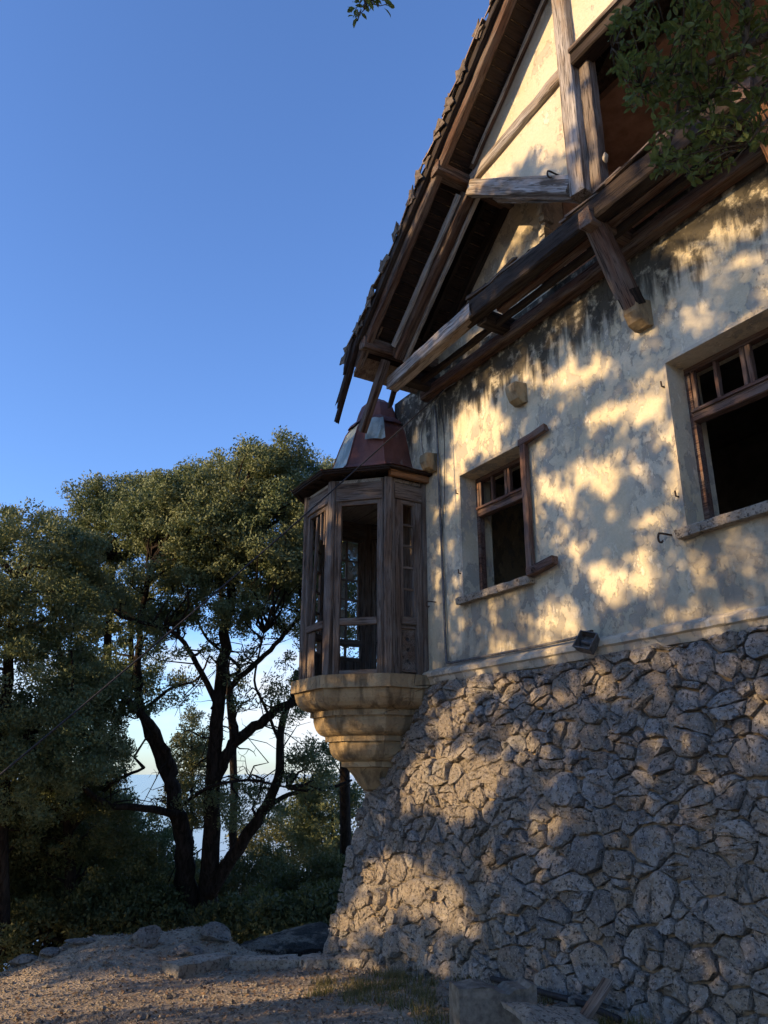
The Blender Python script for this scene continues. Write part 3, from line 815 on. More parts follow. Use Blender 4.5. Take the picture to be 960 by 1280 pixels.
# --- corbel stones for the struts
def corbel(x, z, s=1., nm='strut_corbel'):
    mb = MB(); w = .075*s
    pr = [(0.01, -.10), (-.06, -.115), (-.13, -.075), (-.17, 0), (-.175, .07), (-.16, .10), (.01, .12)]
    pr = [(y*s, z+q*s) for y, q in pr]; k = len(pr)
    for i, xx in enumerate((x-w, x-w*.85, x+w*.85, x+w)):
        for (y, zz) in pr:
            sc = .9 if i in (0, 3) else 1.; mb.v.append((xx+random.uniform(-.004, .004), y*sc + random.uniform(-.004, .004), zz+random.uniform(-.004, .004)))
    for i in range(3):
        for j in range(k): mb.f.append((i*k+j, (i+1)*k+j, (i+1)*k+(j+1) % k, i*k+(j+1) % k))
    mb.f.append(tuple(range(k))); mb.f.append(tuple(3*k+j for j in range(k-1, -1, -1)))
    return mb.build(nm, MT['sand'], house)
corbel(-3.84, 5.40, 1.1); corbel(-5.48, 5.36); corbel(-7.12, 5.16); corbel(-2.35, 5.36); corbel(-.6, 5.4); corbel(1.2, 5.4)

# --- jettied floor beam, joists and strut
beam = timber('tie_beam', (-5.66, -.53, 6.255), (4.6, -.53, 6.36), .15, .22, MT['wood_dark'], house, jag0=.06, rough=.007, cham=.14)
beam['label'] = 'black weathered beam with ragged top under the gable'
timber('beam_end', (-7.17, -.555, 6.125), (-5.60, -.545, 6.235), .16, .17, MT['wood_grey'], beam, jag0=.05, jag1=.09, rough=.006)
timber('beam_end', (-7.05, -.50, 6.24), (-5.75, -.47, 6.335), .06, .05, MT['wood_dark'], beam, jag0=.05, jag1=.2, rough=.006)
for i in range(34):                                     # rotten splinters standing off the beam's top
    x = random.uniform(-5.6, -2.2); l = random.uniform(.2, .7); zz = 6.255+(x+5.66)*.0102
    timber('splinter', (x, -.53+random.uniform(-.08, .04), zz+.105+random.uniform(-.02, .03)), (x+l, -.53+random.uniform(-.07, .05), zz+.115+random.uniform(-.015, .045)),
           random.uniform(.02, .06), random.uniform(.012, .04), MT['wood_dark'] if random.random() < .75 else MT['wood_bay'], beam, jag0=.06, jag1=.06, rough=.005)
for i in range(8):
    x = random.uniform(-3.9, -2.4); l = random.uniform(.2, .5)
    timber('splinter', (x, -.60, 6.40+random.uniform(-.02, .03)), (x+l, -.60, 6.43+random.uniform(-.02, .03)), .03, .02, MT['wood_bay'], beam, jag0=.06, jag1=.06)
timber('wall_plate', (-7.2, -.075, 6.09), (4.6, -.075, 6.20), .13, .13, MT['wood_brown'], house, rough=.004)
timber('batten', (-6.9, -.30, 6.12), (4.6, -.30, 6.245), .05, .07, MT['wood_dark'], house, rough=.006)
timber('batten', (-5.3, -.40, 6.17), (4.6, -.40, 6.28), .09, .05, MT['wood_brown'], house, rough=.006)
for x in (-7.02, -5.52, -3.84, -2.30, -.6, 1.2):
    timber('joist', (x, -.62 if x > -5 else -.46, 6.17+(x+7)*.01), (x, .0, 6.17+(x+7)*.01), .14, .17, MT['wood_brown'] if x > -4.5 else MT['wood_dark'], house, jag0=.05, rough=.005)
for i in range(60):                                     # floor boards of the jetty, seen from below
    x = -4.9 + i*.16
    if i in (2, 3): continue
    timber('floor_board', (x, -.44, 6.40+(x+7)*.009), (x, .0, 6.40+(x+7)*.009), .152, .03, MT['board'], house, rough=.003)
st = timber('strut', (-3.84, -.13, 5.47), (-3.84, -.50, 6.22), .15, .15, MT['wood_brown'], house, up=(0, -1, .5), rough=.005, cham=.16)
timber('strut_shoe', (-3.84, -.115, 5.465), (-3.84, -.19, 5.60), .17, .13, MT['wood_dark'], st, up=(0, -1, .5))
st2 = timber('strut_face', (-3.915, -.20, 5.57), (-3.905, -.55, 6.26), .05, .09, MT['wood_bay'], st, up=(0, -1, .5), rough=.006, jag1=.04)
timber('strut', (-2.30, -.13, 5.47), (-2.30, -.50, 6.22), .15, .15, MT['wood_red'], house, up=(0, -1, .5), rough=.005)

# --- timber framed gable, half a metre in front of the wall
YG = -.58; GS = 4.42/4.5
def gx_(x): return x*GS
def gz_(z): return 1.6+(z-1.6)*GS
def poly_prism(name, poly, y0, y1, mat, parent): mb = MB(); mb.prism(poly, y0, y1); return mb.build(name, mat, parent)
ZR = gz_(8.07)
def RB(x): return R(x) - .02
XA = -1.7
gp = poly_prism('gable_panel', [(gx_(-5.60), RB(gx_(-5.60))), (gx_(-5.55), gz_(7.93)), (gx_(-4.02), gz_(6.80)), (gx_(-4.02), RB(gx_(-4.02)))], YG, YG+.10, MT['panel'], house)
gp['label'] = 'yellow plaster gable panel beside the weathered post'
poly_prism('gable_panel', [(-3.93, ZR+.1), (.6, ZR+.1), (.6, RB(.6)), (XA, RB(XA)-.02), (-3.93, RB(-3.93))], YG, YG+.10, MT['panel'], house)
poly_prism('gable_panel', [(.62, 6.5), (2.1, 6.5), (2.1, RB(2.1)), (.62, RB(.62))], YG, YG+.10, MT['panel'], house)
timber('gable_post', (gx_(-3.95), YG-.02, gz_(6.60)), (gx_(-3.95), YG-.02, RB(gx_(-3.95))), .17, .15, MT['wood_grey'], house, up=(0, 1, 0), rough=.005, jag0=.04)
timber('gable_post', (gx_(-3.80), YG+.06, gz_(6.52)), (gx_(-3.80), YG+.06, ZR), .12, .12, MT['wood_bay'], house, up=(0, 1, 0), rough=.006)
timber('gable_post', (.62, YG-.02, 6.50), (.62, YG-.02, RB(.62)), .17, .15, MT['wood_grey'], house, up=(0, 1, 0), rough=.005)
timber('gable_rail', (gx_(-5.50), YG-.012, gz_(7.955)), (gx_(-4.03), YG-.012, gz_(8.12)), .09, .13, MT['wood_grey'], house, rough=.006)
timber('gable_head', (-3.79, YG+.0, ZR+.02), (.54, YG+.0, ZR+.02), .17, .15, MT['wood_dark'], house, rough=.004)
timber('head_moulding', (-3.79, YG-.09, ZR+.10), (.54, YG-.09, ZR+.10), .05, .05, MT['wood_bay'], house, rough=.003)
timber('knee_brace', (gx_(-5.50), YG-.03, gz_(7.83)), (gx_(-4.03), YG-.03, gz_(6.74)), .12, .17, MT['wood_grey'], house, rough=.006, jag1=.0)
timber('lath', (gx_(-5.2), YG+.05, gz_(7.49)), (gx_(-4.05), YG+.05, gz_(6.64)), .10, .03, MT['wood_grey'], house, rough=.012)
# (the lump of plaster left on the post is added with the rocks below)
# --- roof
mb = MB()
def sl_pt(x, y, dz): return (x, y, R(x)+dz)
for (xa, xb) in ((-7.5, XA), (XA, 5.2)):
    for (d0, d1, ya, yb) in ((.035, .10, -.93, 8.9),):
        v = [sl_pt(xa, ya, d0), sl_pt(xb, ya, d0), sl_pt(xb, yb, d0), sl_pt(xa, yb, d0), sl_pt(xa, ya, d1), sl_pt(xb, ya, d1), sl_pt(xb, yb, d1), sl_pt(xa, yb, d1)]
        mb.add(v, [(0,3,2,1),(4,5,6,7),(0,1,5,4),(1,2,6,5),(2,3,7,6),(3,0,4,7)])
roof = mb.build('roof', MT['tile'], house); roof['label'] = 'steep ruined clay tile roof with exposed rafters at the verge'
sl_up = Vector((-RS, 0, 1)).normalized()
ds = math.hypot(1, RS)
# boards nailed across the rafters (seen from below)
x = -7.28; i = 0
while x < XA-.1:
    w = .125 + .03*random.random(); xm = x + w/2/ds
    y1 = .4
    y0 = -1.06 + random.uniform(-.01, .02)
    if x < -6.9: y0 += random.uniform(0, .25)
    timber('board', (xm, y0, R(xm)+.018), (xm, y1, R(xm)+.018), w*.93, .022, MT['board'], roof, up=sl_up, rough=.002)
    x += w/ds + .002; i += 1
def rafter(name, y, x0, x1, off, w, h, mat, **kw):
    return timber(name, (x0, y, R(x0)+off), (x1, y, R(x1)+off), w, h, mat, roof, up=sl_up, **kw)
rafter('barge_rafter', -.98, -7.32, XA, -.075, .09, .15, MT['wood_brown'], rough=.006)
rafter('barge_batten', -1.06, -7.30, XA, .02, .05, .09, MT['wood_dark'], rough=.004)
rafter('barge_moulding', -.905, -7.2, XA, -.03, .045, .06, MT['wood_dark'], rough=.003)
rafter('principal_rafter', -.595, -7.02, -5.50, -.24, .12, .165, MT['wood_brown'], rough=.007)
rafter('rafter_batten', -.61, -5.40, XA, -.06, .04, .06, MT['wood_brown'], rough=.005)
rafter('rafter_edge', -.505, -7.0, -5.45, -.30, .045, .10, MT['wood_pale'], rough=.005)
rafter('rafter_edge', -.685, -6.95, -5.55, -.21, .035, .08, MT['wood_pale'], rough=.006)
rafter('rafter_edge', -.64, -5.35, XA, -.085, .02, .025, MT['wood_pale'], rough=.006)
rafter('common_rafter', -.02, -6.9, XA, -.075, .09, .14, MT['wood_dark'], rough=.004)
rafter('common_rafter', -.30, -6.9, -4.3, -.06, .05, .11, MT['wood_dark'], rough=.004)
for xp in (-5.50, -7.08, -3.4):
    timber('purlin', (xp, -1.03, R(xp)-.10), (xp, .1, R(xp)-.10), .14, .15, MT['wood_brown'], roof, up=(0, 0, 1), rough=.006, jag0=.03)
    timber('purlin_cap', (xp-.03, -1.04, R(xp)-.015), (xp-.03, -.6, R(xp)-.015), .09, .05, MT['wood_bay'], roof, rough=.008, jag0=.05)
# hanging broken pieces at the eave
timber('hanging_batten', (-7.20, -1.04, 6.52), (-7.66, -1.06, 5.74), .045, .06, MT['board'], roof, jag1=.12, rough=.006)
timber('hanging_batten', (-7.14, -1.08, 6.60), (-7.50, -1.10, 6.00), .03, .07, MT['board'], roof, jag1=.22, rough=.008)
timber('hanging_batten', (-7.22, -1.1, 6.62), (-7.34, -1.12, 6.33), .04, .05, MT['board'], roof, jag1=.16, rough=.008)
timber('broken_rafter', (-7.10, -.70, 6.38), (-7.60, -.74, 5.62), .09, .10, MT['wood_brown'], roof, jag1=.02, rough=.004)
timber('hanging_batten', (-7.05, -.52, 6.3), (-7.32, -.50, 5.95), .05, .06, MT['wood_dark'], roof, jag1=.1, rough=.006)
# tiles along the verge: two rows of barrel tiles, ends broken
def tile(xc, yc, seed, broken):
    r = random.Random(seed); n = 6; L = .40; v = []; f = []
    ex = Vector((1, 0, RS)).normalized(); ez = sl_up; ey = Vector((0, 1, 0))
    lift = r.uniform(.0, .05); yaw = r.uniform(-.12, .12)
    for i in range(4):
        t = i/3
        for j in range(n+1):
            a = math.pi*j/n; rad = .085*(1-.12*t)
            e = 0
            if i == 0: e = r.uniform(-.015, .015) + (r.uniform(0, .12) if broken else 0)
            p = Vector((xc, yc, R(xc)+.075)) + ex*(t*L+e-.2) + ey*(rad*math.cos(a) + yaw*(t-.5)*.3) + ez*(rad*.75*math.sin(a)+lift*(1-t)+.02*t)
            v.append(p); 
    m = n+1
    top = len(v)
    for i in range(4):
        for j in range(m): v.append(v[i*m+j] + ez*.014)
    for i in range(3):
        for j in range(n):
            f.append((i*m+j, i*m+j+1, (i+1)*m+j+1, (i+1)*m+j)); f.append((top+i*m+j, top+(i+1)*m+j, top+(i+1)*m+j+1, top+i*m+j+1))
    for j in range(n): f.append((j, top+j, top+j+1, j+1)); f.append((3*m+j, 3*m+j+1, top+3*m+j+1, top+3*m+j))
    for i in range(3): f.append((i*m, (i+1)*m, top+(i+1)*m, top+i*m)); f.append((i*m+n, top+i*m+n, top+(i+1)*m+n, (i+1)*m+n))
    return mesh('tile', v, f, MT['tile'], roof)
x = -7.18; i = 0
while x < XA-.2:
    tile(x, -1.03+random.uniform(-.02, .02), i, random.random() < .6)
    tile(x+.06, -.84+random.uniform(-.02, .02), 1000+i, random.random() < .3)
    for _ in range(2):                                  # shards of broken tile standing out at the verge
        xx = x-.20+random.uniform(-.07, .12); p = Vector((xx, -1.07, R(xx)+.10)); mb = MB(); q = []; na = random.randint(6, 9); a0 = random.uniform(0, 6)
        for a in range(na):
            rr = random.uniform(.035, .075) if a % 2 else random.uniform(.07, .15)
            q.append((p[0]+rr*math.cos(a0+a*6.283/na)*.9-.02, p[2]+rr*math.sin(a0+a*6.283/na)))
        y0 = -1.10-random.uniform(0, .03); mb.prism(q, y0, y0+.014); mb.build('tile_shard', MT['shard'], roof)
    x += .285; i += 1

# ------------------------------------------------------------------ fixtures on the house
def tube_obj(name, pts, r, mat, n=8, **kw):
    mb = MB(); mb.tube(pts, r, n); o = mb.build(name, mat, None, True); return tag(o, **kw)
def spline(pts, k=8):
    pts = [np.asarray(p, float) for p in pts]; P = [2*pts[0]-pts[1]] + pts + [2*pts[-1]-pts[-2]]; out = []
    for i in range(1, len(P)-2):
        for s in range(k):
            t = s/k; a, b, c, d = P[i-1], P[i], P[i+1], P[i+2]
            out.append(.5*((2*b)+(-a+c)*t+(2*a-5*b+4*c-d)*t*t+(-a+3*b-3*c+d)*t**3))
    return out + [P[-2]]
tube_obj('conduit', spline([(-7.06, -.02, 5.93), (-7.0, -.035, 5.6), (-6.985, -.03, 4.6), (-6.95, -.03, 3.4), (-6.93, -.035, 2.82), (-6.86, -.05, 2.735), (-6.6, -.06, 2.725), (-5.6, -.06, 2.72), (-4.95, -.07, 2.725), (-4.80, -.12, 2.74)]), .014,
         MT['lampgrey'], label='grey conduit running down the wall and along the ledge to the floodlight', cat='conduit')
tube_obj('wire', spline([(-6.95, -.02, 5.95), (-6.86, -.03, 5.4), (-6.9, -.02, 4.7), (-6.97, -.03, 4.1)]), .005, MT['black'], 5,
         label='thin loose wire hanging beside the conduit high on the wall', cat='wire')
tube_obj('wire', spline([(-6.55, -.06, 6.0), (-6.8, -.06, 6.0), (-7.05, -.07, 5.86), (-7.2, -.12, 5.6), (-7.22, -.08, 5.2)]), .006, MT['lampgrey'], 5,
         label='pale wire looping from the wall plate to the copper roof', cat='wire')
a = np.array([-6.75, -.10, 5.98]); b = pix(-160, 1100, 5.6); pts = []
for i in range(25):
    t = i/24; p = a+(b-a)*t; p[2] -= .22*4*t*(1-t)*.35; pts.append(p)
tube_obj('power_cable', pts, .008, MT['black'], 6, label='black overhead cable slanting down from the eave past the oriel', cat='cable')
def hook(p, s, **kw):
    p = np.asarray(p, float)
    pts = [p, p+[0, -.13*s, -.005*s], p+[.0, -.155*s, -.03*s], p+[-.004*s, -.15*s, -.065*s], p+[-.004, -.125*s, -.075*s], p+[-.004, -.105*s, -.06*s]]
    return tube_obj('shutter_hook', spline(pts, 4), .0085*s, MT['iron'], 6, **kw)
hook((-3.852, .005, 3.40), 1.05, label='rusty shutter hook left of the near window sill', cat='hook')
hook((-7.15, .005, 3.46), .9, label='rusty shutter hook between oriel and far window', cat='hook')
hook((gx_(-4.22), YG+.005, gz_(7.02)), 1.0, label='black hook on the gable panel beside the post', cat='hook')
# floodlight on the string course
fl = empty('floodlight', (-4.72, -.12, 2.60), label='small square floodlight housing on the string course', cat='floodlight')
FM = Matrix.Translation((-4.70, -.16, 2.64)) @ Matrix.Rotation(math.radians(20), 4, 'Z') @ Matrix.Rotation(math.radians(-28), 4, 'X') @ Matrix.Rotation(math.radians(18), 4, 'Y')
s = .085; t = .008; d = .11
v = [(-s,-d/2,-s),(s,-d/2,-s),(s,-d/2,s),(-s,-d/2,s),(-s+t,-d/2,-s+t),(s-t,-d/2,-s+t),(s-t,-d/2,s-t),(-s+t,-d/2,s-t),
     (-s+t,d/2-.03,-s+t),(s-t,d/2-.03,-s+t),(s-t,d/2-.03,s-t),(-s+t,d/2-.03,s-t),(-s*.8,d/2,-s*.8),(s*.8,d/2,-s*.8),(s*.8,d/2,s*.8),(-s*.8,d/2,s*.8)]
f = [(0,1,5,4),(1,2,6,5),(2,3,7,6),(3,0,4,7),(4,5,9,8),(5,6,10,9),(6,7,11,10),(7,4,8,11),(8,9,10,11),(1,0,12,13),(2,1,13,14),(3,2,14,15),(0,3,15,12),(15,14,13,12)]
mesh('housing', v, f, MT['lampgrey'], fl, False, FM)
mb = MB(); mb.tube([FM @ Vector((x, -.01, 0)) for x in (-.05, 0, .05)], .018, 8); mb.build('lamp_tube', MT['lampgrey'], fl)
mb = MB(); mb.box((-4.79, -.15, 2.71), (-4.75, -.02, 2.75)); mb.box((-4.76, -.10, 2.735), (-4.70, -.075, 2.76)); mb.build('bracket', MT['iron'], fl)

# ------------------------------------------------------------------ loose things on the ground
def on_ground(x, y, it=40):
    d = ray(x, y); lo, hi = 0., 60./FPX
    for s in np.linspace(.5, 60, 600):
        p = CAM + d/FPX*s
        if p[2] < gz(p[0], p[1]): return p
    return p
def rock(name, c, r, seed, mat, flat=.7, sub=2, parent=None, rz=0., ang=.35):
    rr = np.random.default_rng(seed)
    # icosphere by hand
    t = (1+5**.5)/2
    v = [np.array(p, float)/math.sqrt(1+t*t) for p in [(-1,t,0),(1,t,0),(-1,-t,0),(1,-t,0),(0,-1,t),(0,1,t),(0,-1,-t),(0,1,-t),(t,0,-1),(t,0,1),(-t,0,-1),(-t,0,1)]]
    f = [(0,11,5),(0,5,1),(0,1,7),(0,7,10),(0,10,11),(1,5,9),(5,11,4),(11,10,2),(10,7,6),(7,1,8),(3,9,4),(3,4,2),(3,2,6),(3,6,8),(3,8,9),(4,9,5),(2,4,11),(6,2,10),(8,6,7),(9,8,1)]
    for _ in range(sub):
        mid = {}; nf = []
        def g(a, b):
            k = (min(a, b), max(a, b))
            if k not in mid: p = v[a]+v[b]; v.append(p/np.linalg.norm(p)); mid[k] = len(v)-1
            return mid[k]
        for (a, b, c_) in f: x, y, z = g(a, b), g(b, c_), g(c_, a); nf += [(a,x,z),(b,y,x),(c_,z,y),(x,y,z)]
        f = nf
    V = np.array(v); pl = rr.normal(0, 1, (7, 3)); pl /= np.linalg.norm(pl, axis=1)[:, None]; off = rr.uniform(.35, .8, 7)
    for q, o in zip(pl, off):                          # chop facets
        dd = V @ q - o; V = V - np.outer(np.maximum(dd, 0)*.85, q)
    V = V*(1+rr.uniform(-.06, .06, len(V))[:, None])
    V = V*np.array([r[0]*1.15, r[1]*1.15, r[2]*.85])
    ca, sa = math.cos(rz), math.sin(rz); V = np.stack([V[:, 0]*ca-V[:, 1]*sa, V[:, 0]*sa+V[:, 1]*ca, V[:, 2]], 1)
    return mesh(name, V+np.asarray(c), f, mat, parent, False)
RSC = .62
ROCKS = [((62, 1196), (.20, .15, .13), 'rounded rock at the far left edge of the yard'), ((30, 1206), (.26, .18, .13), 'low brown rock lowest at the left edge of the yard'),
         ((186, 1182), (.30, .22, .27), 'pointed grey rock below the tree trunks'), ((268, 1178), (.30, .24, .30), 'blocky rock pile end right of the tree trunks'),
         ((225, 1190), (.26, .2, .12), 'flat rock between the pointed rock and the blocky rock'), ((245, 1196), (.3, .2, .14), 'low cracked rock in front of the blocky rock'),
         ((100, 1180), (.3, .2, .07), 'flat stone half sunk in the yard on the left'), ((475, 1206), (.16, .13, .15), 'broken stone lump at the foot of the stone base'),
         ((505, 1210), (.12, .10, .10), 'small stone lump right of the broken lump at the wall foot')]
for i, ((x, y), r, lb) in enumerate(ROCKS):
    r = tuple(q*RSC for q in r); p = on_ground(x, y); o = rock('rock', p+[0, 0, r[2]*.35], r, 40+i, MT['rock'], rz=i*.7); tag(o, lb, 'rock', 'rocks along the edge of the yard')
rock('broken_plaster', (-3.63, YG+.03, 6.73), (.03, .035, .07), 5, MT['course'], parent=house, sub=1)
# big boulder left of the corner, shade put into its dark colour
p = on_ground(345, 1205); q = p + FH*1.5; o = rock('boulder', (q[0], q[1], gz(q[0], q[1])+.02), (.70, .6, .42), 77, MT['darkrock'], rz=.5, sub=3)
tag(o, 'large boulder with shade in its dark colour left of the house corner', 'boulder')
# kerb slabs
def slab(name, c, L, W, H, rz, mat, seed, tilt=0., **kw):
    r = random.Random(seed); mb = MB(); nx, ny = 6, 3; v = []; f = []
    Mx = Matrix.Translation(Vector(c)) @ Matrix.Rotation(rz, 4, 'Z') @ Matrix.Rotation(tilt, 4, 'Y')
    idx = {}
    for k in (0, 1):
        for i in range(nx+1):
            for j in range(ny+1):
                e = .02 if i in (0, nx) or j in (0, ny) else .008
                idx[(i, j, k)] = len(v); v.append(((i/nx-.5)*L+r.uniform(-e, e), (j/ny-.5)*W+r.uniform(-e, e), (k-.5)*H+r.uniform(-.01, .01) - (.02 if (k and (i in (0, nx) or j in (0, ny))) else 0)))
    for i in range(nx):
        for j in range(ny):
            f.append((idx[i,j,1], idx[i+1,j,1], idx[i+1,j+1,1], idx[i,j+1,1])); f.append((idx[i,j,0], idx[i,j+1,0], idx[i+1,j+1,0], idx[i+1,j,0]))
    for i in range(nx): f.append((idx[i,0,0], idx[i+1,0,0], idx[i+1,0,1], idx[i,0,1])); f.append((idx[i+1,ny,0], idx[i,ny,0], idx[i,ny,1], idx[i+1,ny,1]))
    for j in range(ny): f.append((idx[0,j+1,0], idx[0,j,0], idx[0,j,1], idx[0,j+1,1])); f.append((idx[nx,j,0], idx[nx,j+1,0], idx[nx,j+1,1], idx[nx,j,1]))
    return tag(mesh(name, v, f, mat, None, False, Mx), **kw)
KP = [((212, 1221), (281, 1207), 'leftmost tilted kerb slab below the rocks'), ((287, 1212), (372, 1209), 'long low kerb slab left of the house corner'), ((376, 1210), (416, 1209), 'short kerb slab next to the house corner'),
      ((420, 1211), (458, 1210), 'pale kerb slab touching the foot of the house corner')]
for i, (a, b, lb) in enumerate(KP):
    pa, pb = on_ground(*a), on_ground(*b); m = (pa+pb)/2; d = pb-pa
    slab('kerb_slab', (m[0], m[1], gz(m[0], m[1])+.05), math.hypot(d[0], d[1])*1.0, .26, .14, math.atan2(d[1], d[0]), MT['slab'], i, -math.atan2(d[2], math.hypot(d[0], d[1]))*.6,
         label=lb, cat='kerb', group='kerb slabs')
# broken concrete block with a notched top
p = on_ground(612, 1279); bm_ = MB()
prof = [(-.27, 0), (.27, 0), (.27, .33), (.24, .335), (.21, .31), (.12, .315), (.07, .285), (.01, .30), (-.05, .33), (-.12, .34), (-.2, .33), (-.27, .335)]
n = len(prof); vv = []
for yy in (-.11, .11):
    for (x, z) in prof: vv.append((x+random.uniform(-.006, .006), yy+random.uniform(-.008, .008), z))
ff = [tuple(range(n)), tuple(range(2*n-1, n-1, -1))] + [(i, i+n, (i+1) % n+n, (i+1) % n) for i in range(n)]
bx = pix(617, 1275, 5.05)
blk = mesh('concrete_block', vv, ff, MT['concrete'], None, False, Matrix.Translation((bx[0], bx[1], float(gz(bx[0], bx[1]))-.05)) @ Matrix.Rotation(math.radians(72), 4, 'Z'))
tag(blk, 'broken concrete block with notched top at the bottom edge', 'block')
c0 = pix(690, 1268, 4.7); slab('paving_slab', (c0[0], c0[1], c0[2]), .50, .40, .05, math.radians(70), MT['slab'], 9, .12, label='pale flat paving slab lying by the concrete block', cat='slab')
c0 = pix(742, 1262, 4.75); o = timber('plank', c0+np.array([.02, .10, .12]), c0+np.array([-.03, -.16, -.12]), .09, .03, MT['wood_bay'], None, jag0=.05, jag1=.04)
tag(o, 'short grey plank leaning at the wall foot by the paving slab', 'plank')
hp = [pix(490, 1208, 8.2), pix(540, 1213, 7.3), pix(590, 1222, 6.6), pix(640, 1232, 6.0), pix(685, 1238, 5.6), pix(725, 1252, 5.3), pix(775, 1282, 4.9)]
hp = [(p[0], p[1], gz(p[0], p[1])+.06) for p in hp]
tube_obj('hose', spline(hp), .022, MT['black'], 8, label='black plastic hose along the foot of the stone base', cat='hose')
DB = [((640, 1290), .09, 'rubble stone in front of the concrete block'), ((720, 1240), .10, 'rubble stone behind the leaning plank'), ((760, 1262), .12, 'larger rubble stone right of the leaning plank'),
      ((800, 1270), .10, 'rubble stone by the weeds at the wall foot'), ((700, 1238), .07, 'little rubble stone beside the hose behind the paving slab'), ((560, 1235), .07, 'little rubble stone left of the concrete block'),
      ((530, 1222), .08, 'rubble stone lying in the grass left of the concrete block')]
for i, ((x, y), r, lb) in enumerate(DB):
    p = pix(x, y, 5.4 if x > 600 else 7.0); p[2] = gz(p[0], p[1]); o = rock('rubble_stone', p+[0, 0, r*.4], (r, r*.8, r*.6), 300+i, MT['rock'], rz=i, sub=1)
    tag(o, lb, 'stone', 'rubble at the wall foot')

# pebbles, dead leaves, grass
def scatter_pebbles(n, lo, hi, mat, name, label, flat=.55, region=None):
    P = rng.uniform(0, 1, (n, 2)); X = region[0]+(region[1]-region[0])*P[:, 0]; Y = region[2]+(region[3]-region[2])*P[:, 1]
    Z = gz(X, Y); keep = Y < batter(0)*1 - .05 + .0*X; keep |= X < XL-.6; X, Y, Z = X[keep], Y[keep], Z[keep]; n = len(X)
    r = lo*(hi/lo)**rng.power(.6, n)**1.
    r = lo + (hi-lo)*rng.random(n)**5
    base = np.array([(1,0,0),(0,1,0),(-1,0,0),(0,-1,0),(0,0,1),(0,0,-1)], float)
    tri = np.array([(0,1,4),(1,2,4),(2,3,4),(3,0,4),(1,0,5),(2,1,5),(3,2,5),(0,3,5)])
    V = base[None]*(1+rng.uniform(-.35, .35, (n, 6, 1))); V = V*r[:, None, None]*np.array([1, .75, flat])
    a = rng.uniform(0, 6.28, n); ca, sa = np.cos(a), np.sin(a)
    W = np.stack([V[..., 0]*ca[:, None]-V[..., 1]*sa[:, None], V[..., 0]*sa[:, None]+V[..., 1]*ca[:, None], V[..., 2]], -1)
    W += np.stack([X, Y, Z+r*.25], -1)[:, None]
    o = mesh_np(name, W[:, tri].reshape(-1, 3), 3, mat); return tag(o, label, None, None, 'stuff')
scatter_pebbles(34000, .003, .024, MT['slab'], 'gravel', 'loose pale gravel and stone chips on the yard', region=(-11., -2.5, -5.2, .2))
scatter_pebbles(6000, .005, .045, MT['rock'], 'stone_chips', 'darker broken stone chips on the yard', region=(-11., -2.5, -5.2, .2))
def blades(n, region, h, w, mat, name, label, clump=60):
    cs = np.stack([rng.uniform(region[0], region[1], clump), rng.uniform(region[2], region[3], clump)], 1)
    k = rng.integers(0, clump, n); XY = cs[k] + rng.normal(0, .06, (n, 2)); X, Y = XY[:, 0], XY[:, 1]; Z = gz(X, Y)
    a = rng.uniform(0, 6.28, n); hh = h*rng.uniform(.4, 1.2, n); lean = rng.uniform(.1, .8, n)*hh
    b = np.stack([X, Y, Z-.01], -1); s = np.stack([-np.sin(a), np.cos(a), 0*a], -1)*w; tip = b+np.stack([np.cos(a)*lean, np.sin(a)*lean, hh], -1)
    V = np.stack([b-s, b+s, tip], 1).reshape(-1, 3); return tag(mesh_np(name, V, 3, mat), label, None, None, 'stuff')
blades(3200, (-7.2, -4.6, -1.7, -.55), .10, .004, MT['grass'], 'grass', 'sparse low grass at the foot of the stone base', 60)
blades(900, (-4.2, -3.3, -.95, -.55), .11, .004, MT['grass'], 'weeds', 'tuft of weeds by the wall foot at the right', 6)
def litter(n, region):
    X = rng.uniform(region[0], region[1], n); Y = rng.uniform(region[2], region[3], n); Z = gz(X, Y)+.006+.012*rng.random(n)
    a = rng.uniform(0, 6.28, n); l = rng.uniform(.012, .03, n); u = np.stack([np.cos(a), np.sin(a), rng.normal(0, .35, n)], -1)*l[:, None]; w = np.stack([-np.sin(a), np.cos(a), rng.normal(0, .35, n)], -1)*l[:, None]*.5
    c = np.stack([X, Y, Z], -1); V = np.stack([c-u, c-w, c+u, c+w], 1).reshape(-1, 3)
    return tag(mesh_np('leaf_litter', V, 4, MT['litter']), 'brown dead leaves scattered over the yard', None, None, 'stuff')
litter(4500, (-10.8, -2.5, -5., -.5))

# ------------------------------------------------------------------ trees
def sprays(centers, rads, per, ln, wd, flat=.75, upb=.35):
    """small kite shaped sprays filling foliage clumps; returns quad verts"""
    C = np.repeat(np.asarray(centers), per, 0); Rr = np.repeat(np.asarray(rads), per); n = len(C)
    d = rng.normal(0, 1, (n, 3)); d /= np.linalg.norm(d, axis=1)[:, None]
    rr = Rr*rng.random(n)**.45
    P = C + d*rr[:, None]*np.array([1, 1, flat])
    dr = np.cross(d, rng.normal(0, 1, (n, 3))) + d*.45 + rng.normal(0, .25, (n, 3)) + np.array([0, 0, upb]); dr /= np.linalg.norm(dr, axis=1)[:, None]
    s = np.cross(dr, d+rng.normal(0, .35, (n, 3))); s /= (np.linalg.norm(s, axis=1)[:, None]+1e-9)
    L = ln*rng.uniform(.6, 1.4, n)[:, None]; W = wd*rng.uniform(.6, 1.4, n)[:, None]
    return np.stack([P, P+dr*L*.55+s*W, P+dr*L, P+dr*L*.55-s*W], 1).reshape(-1, 3)
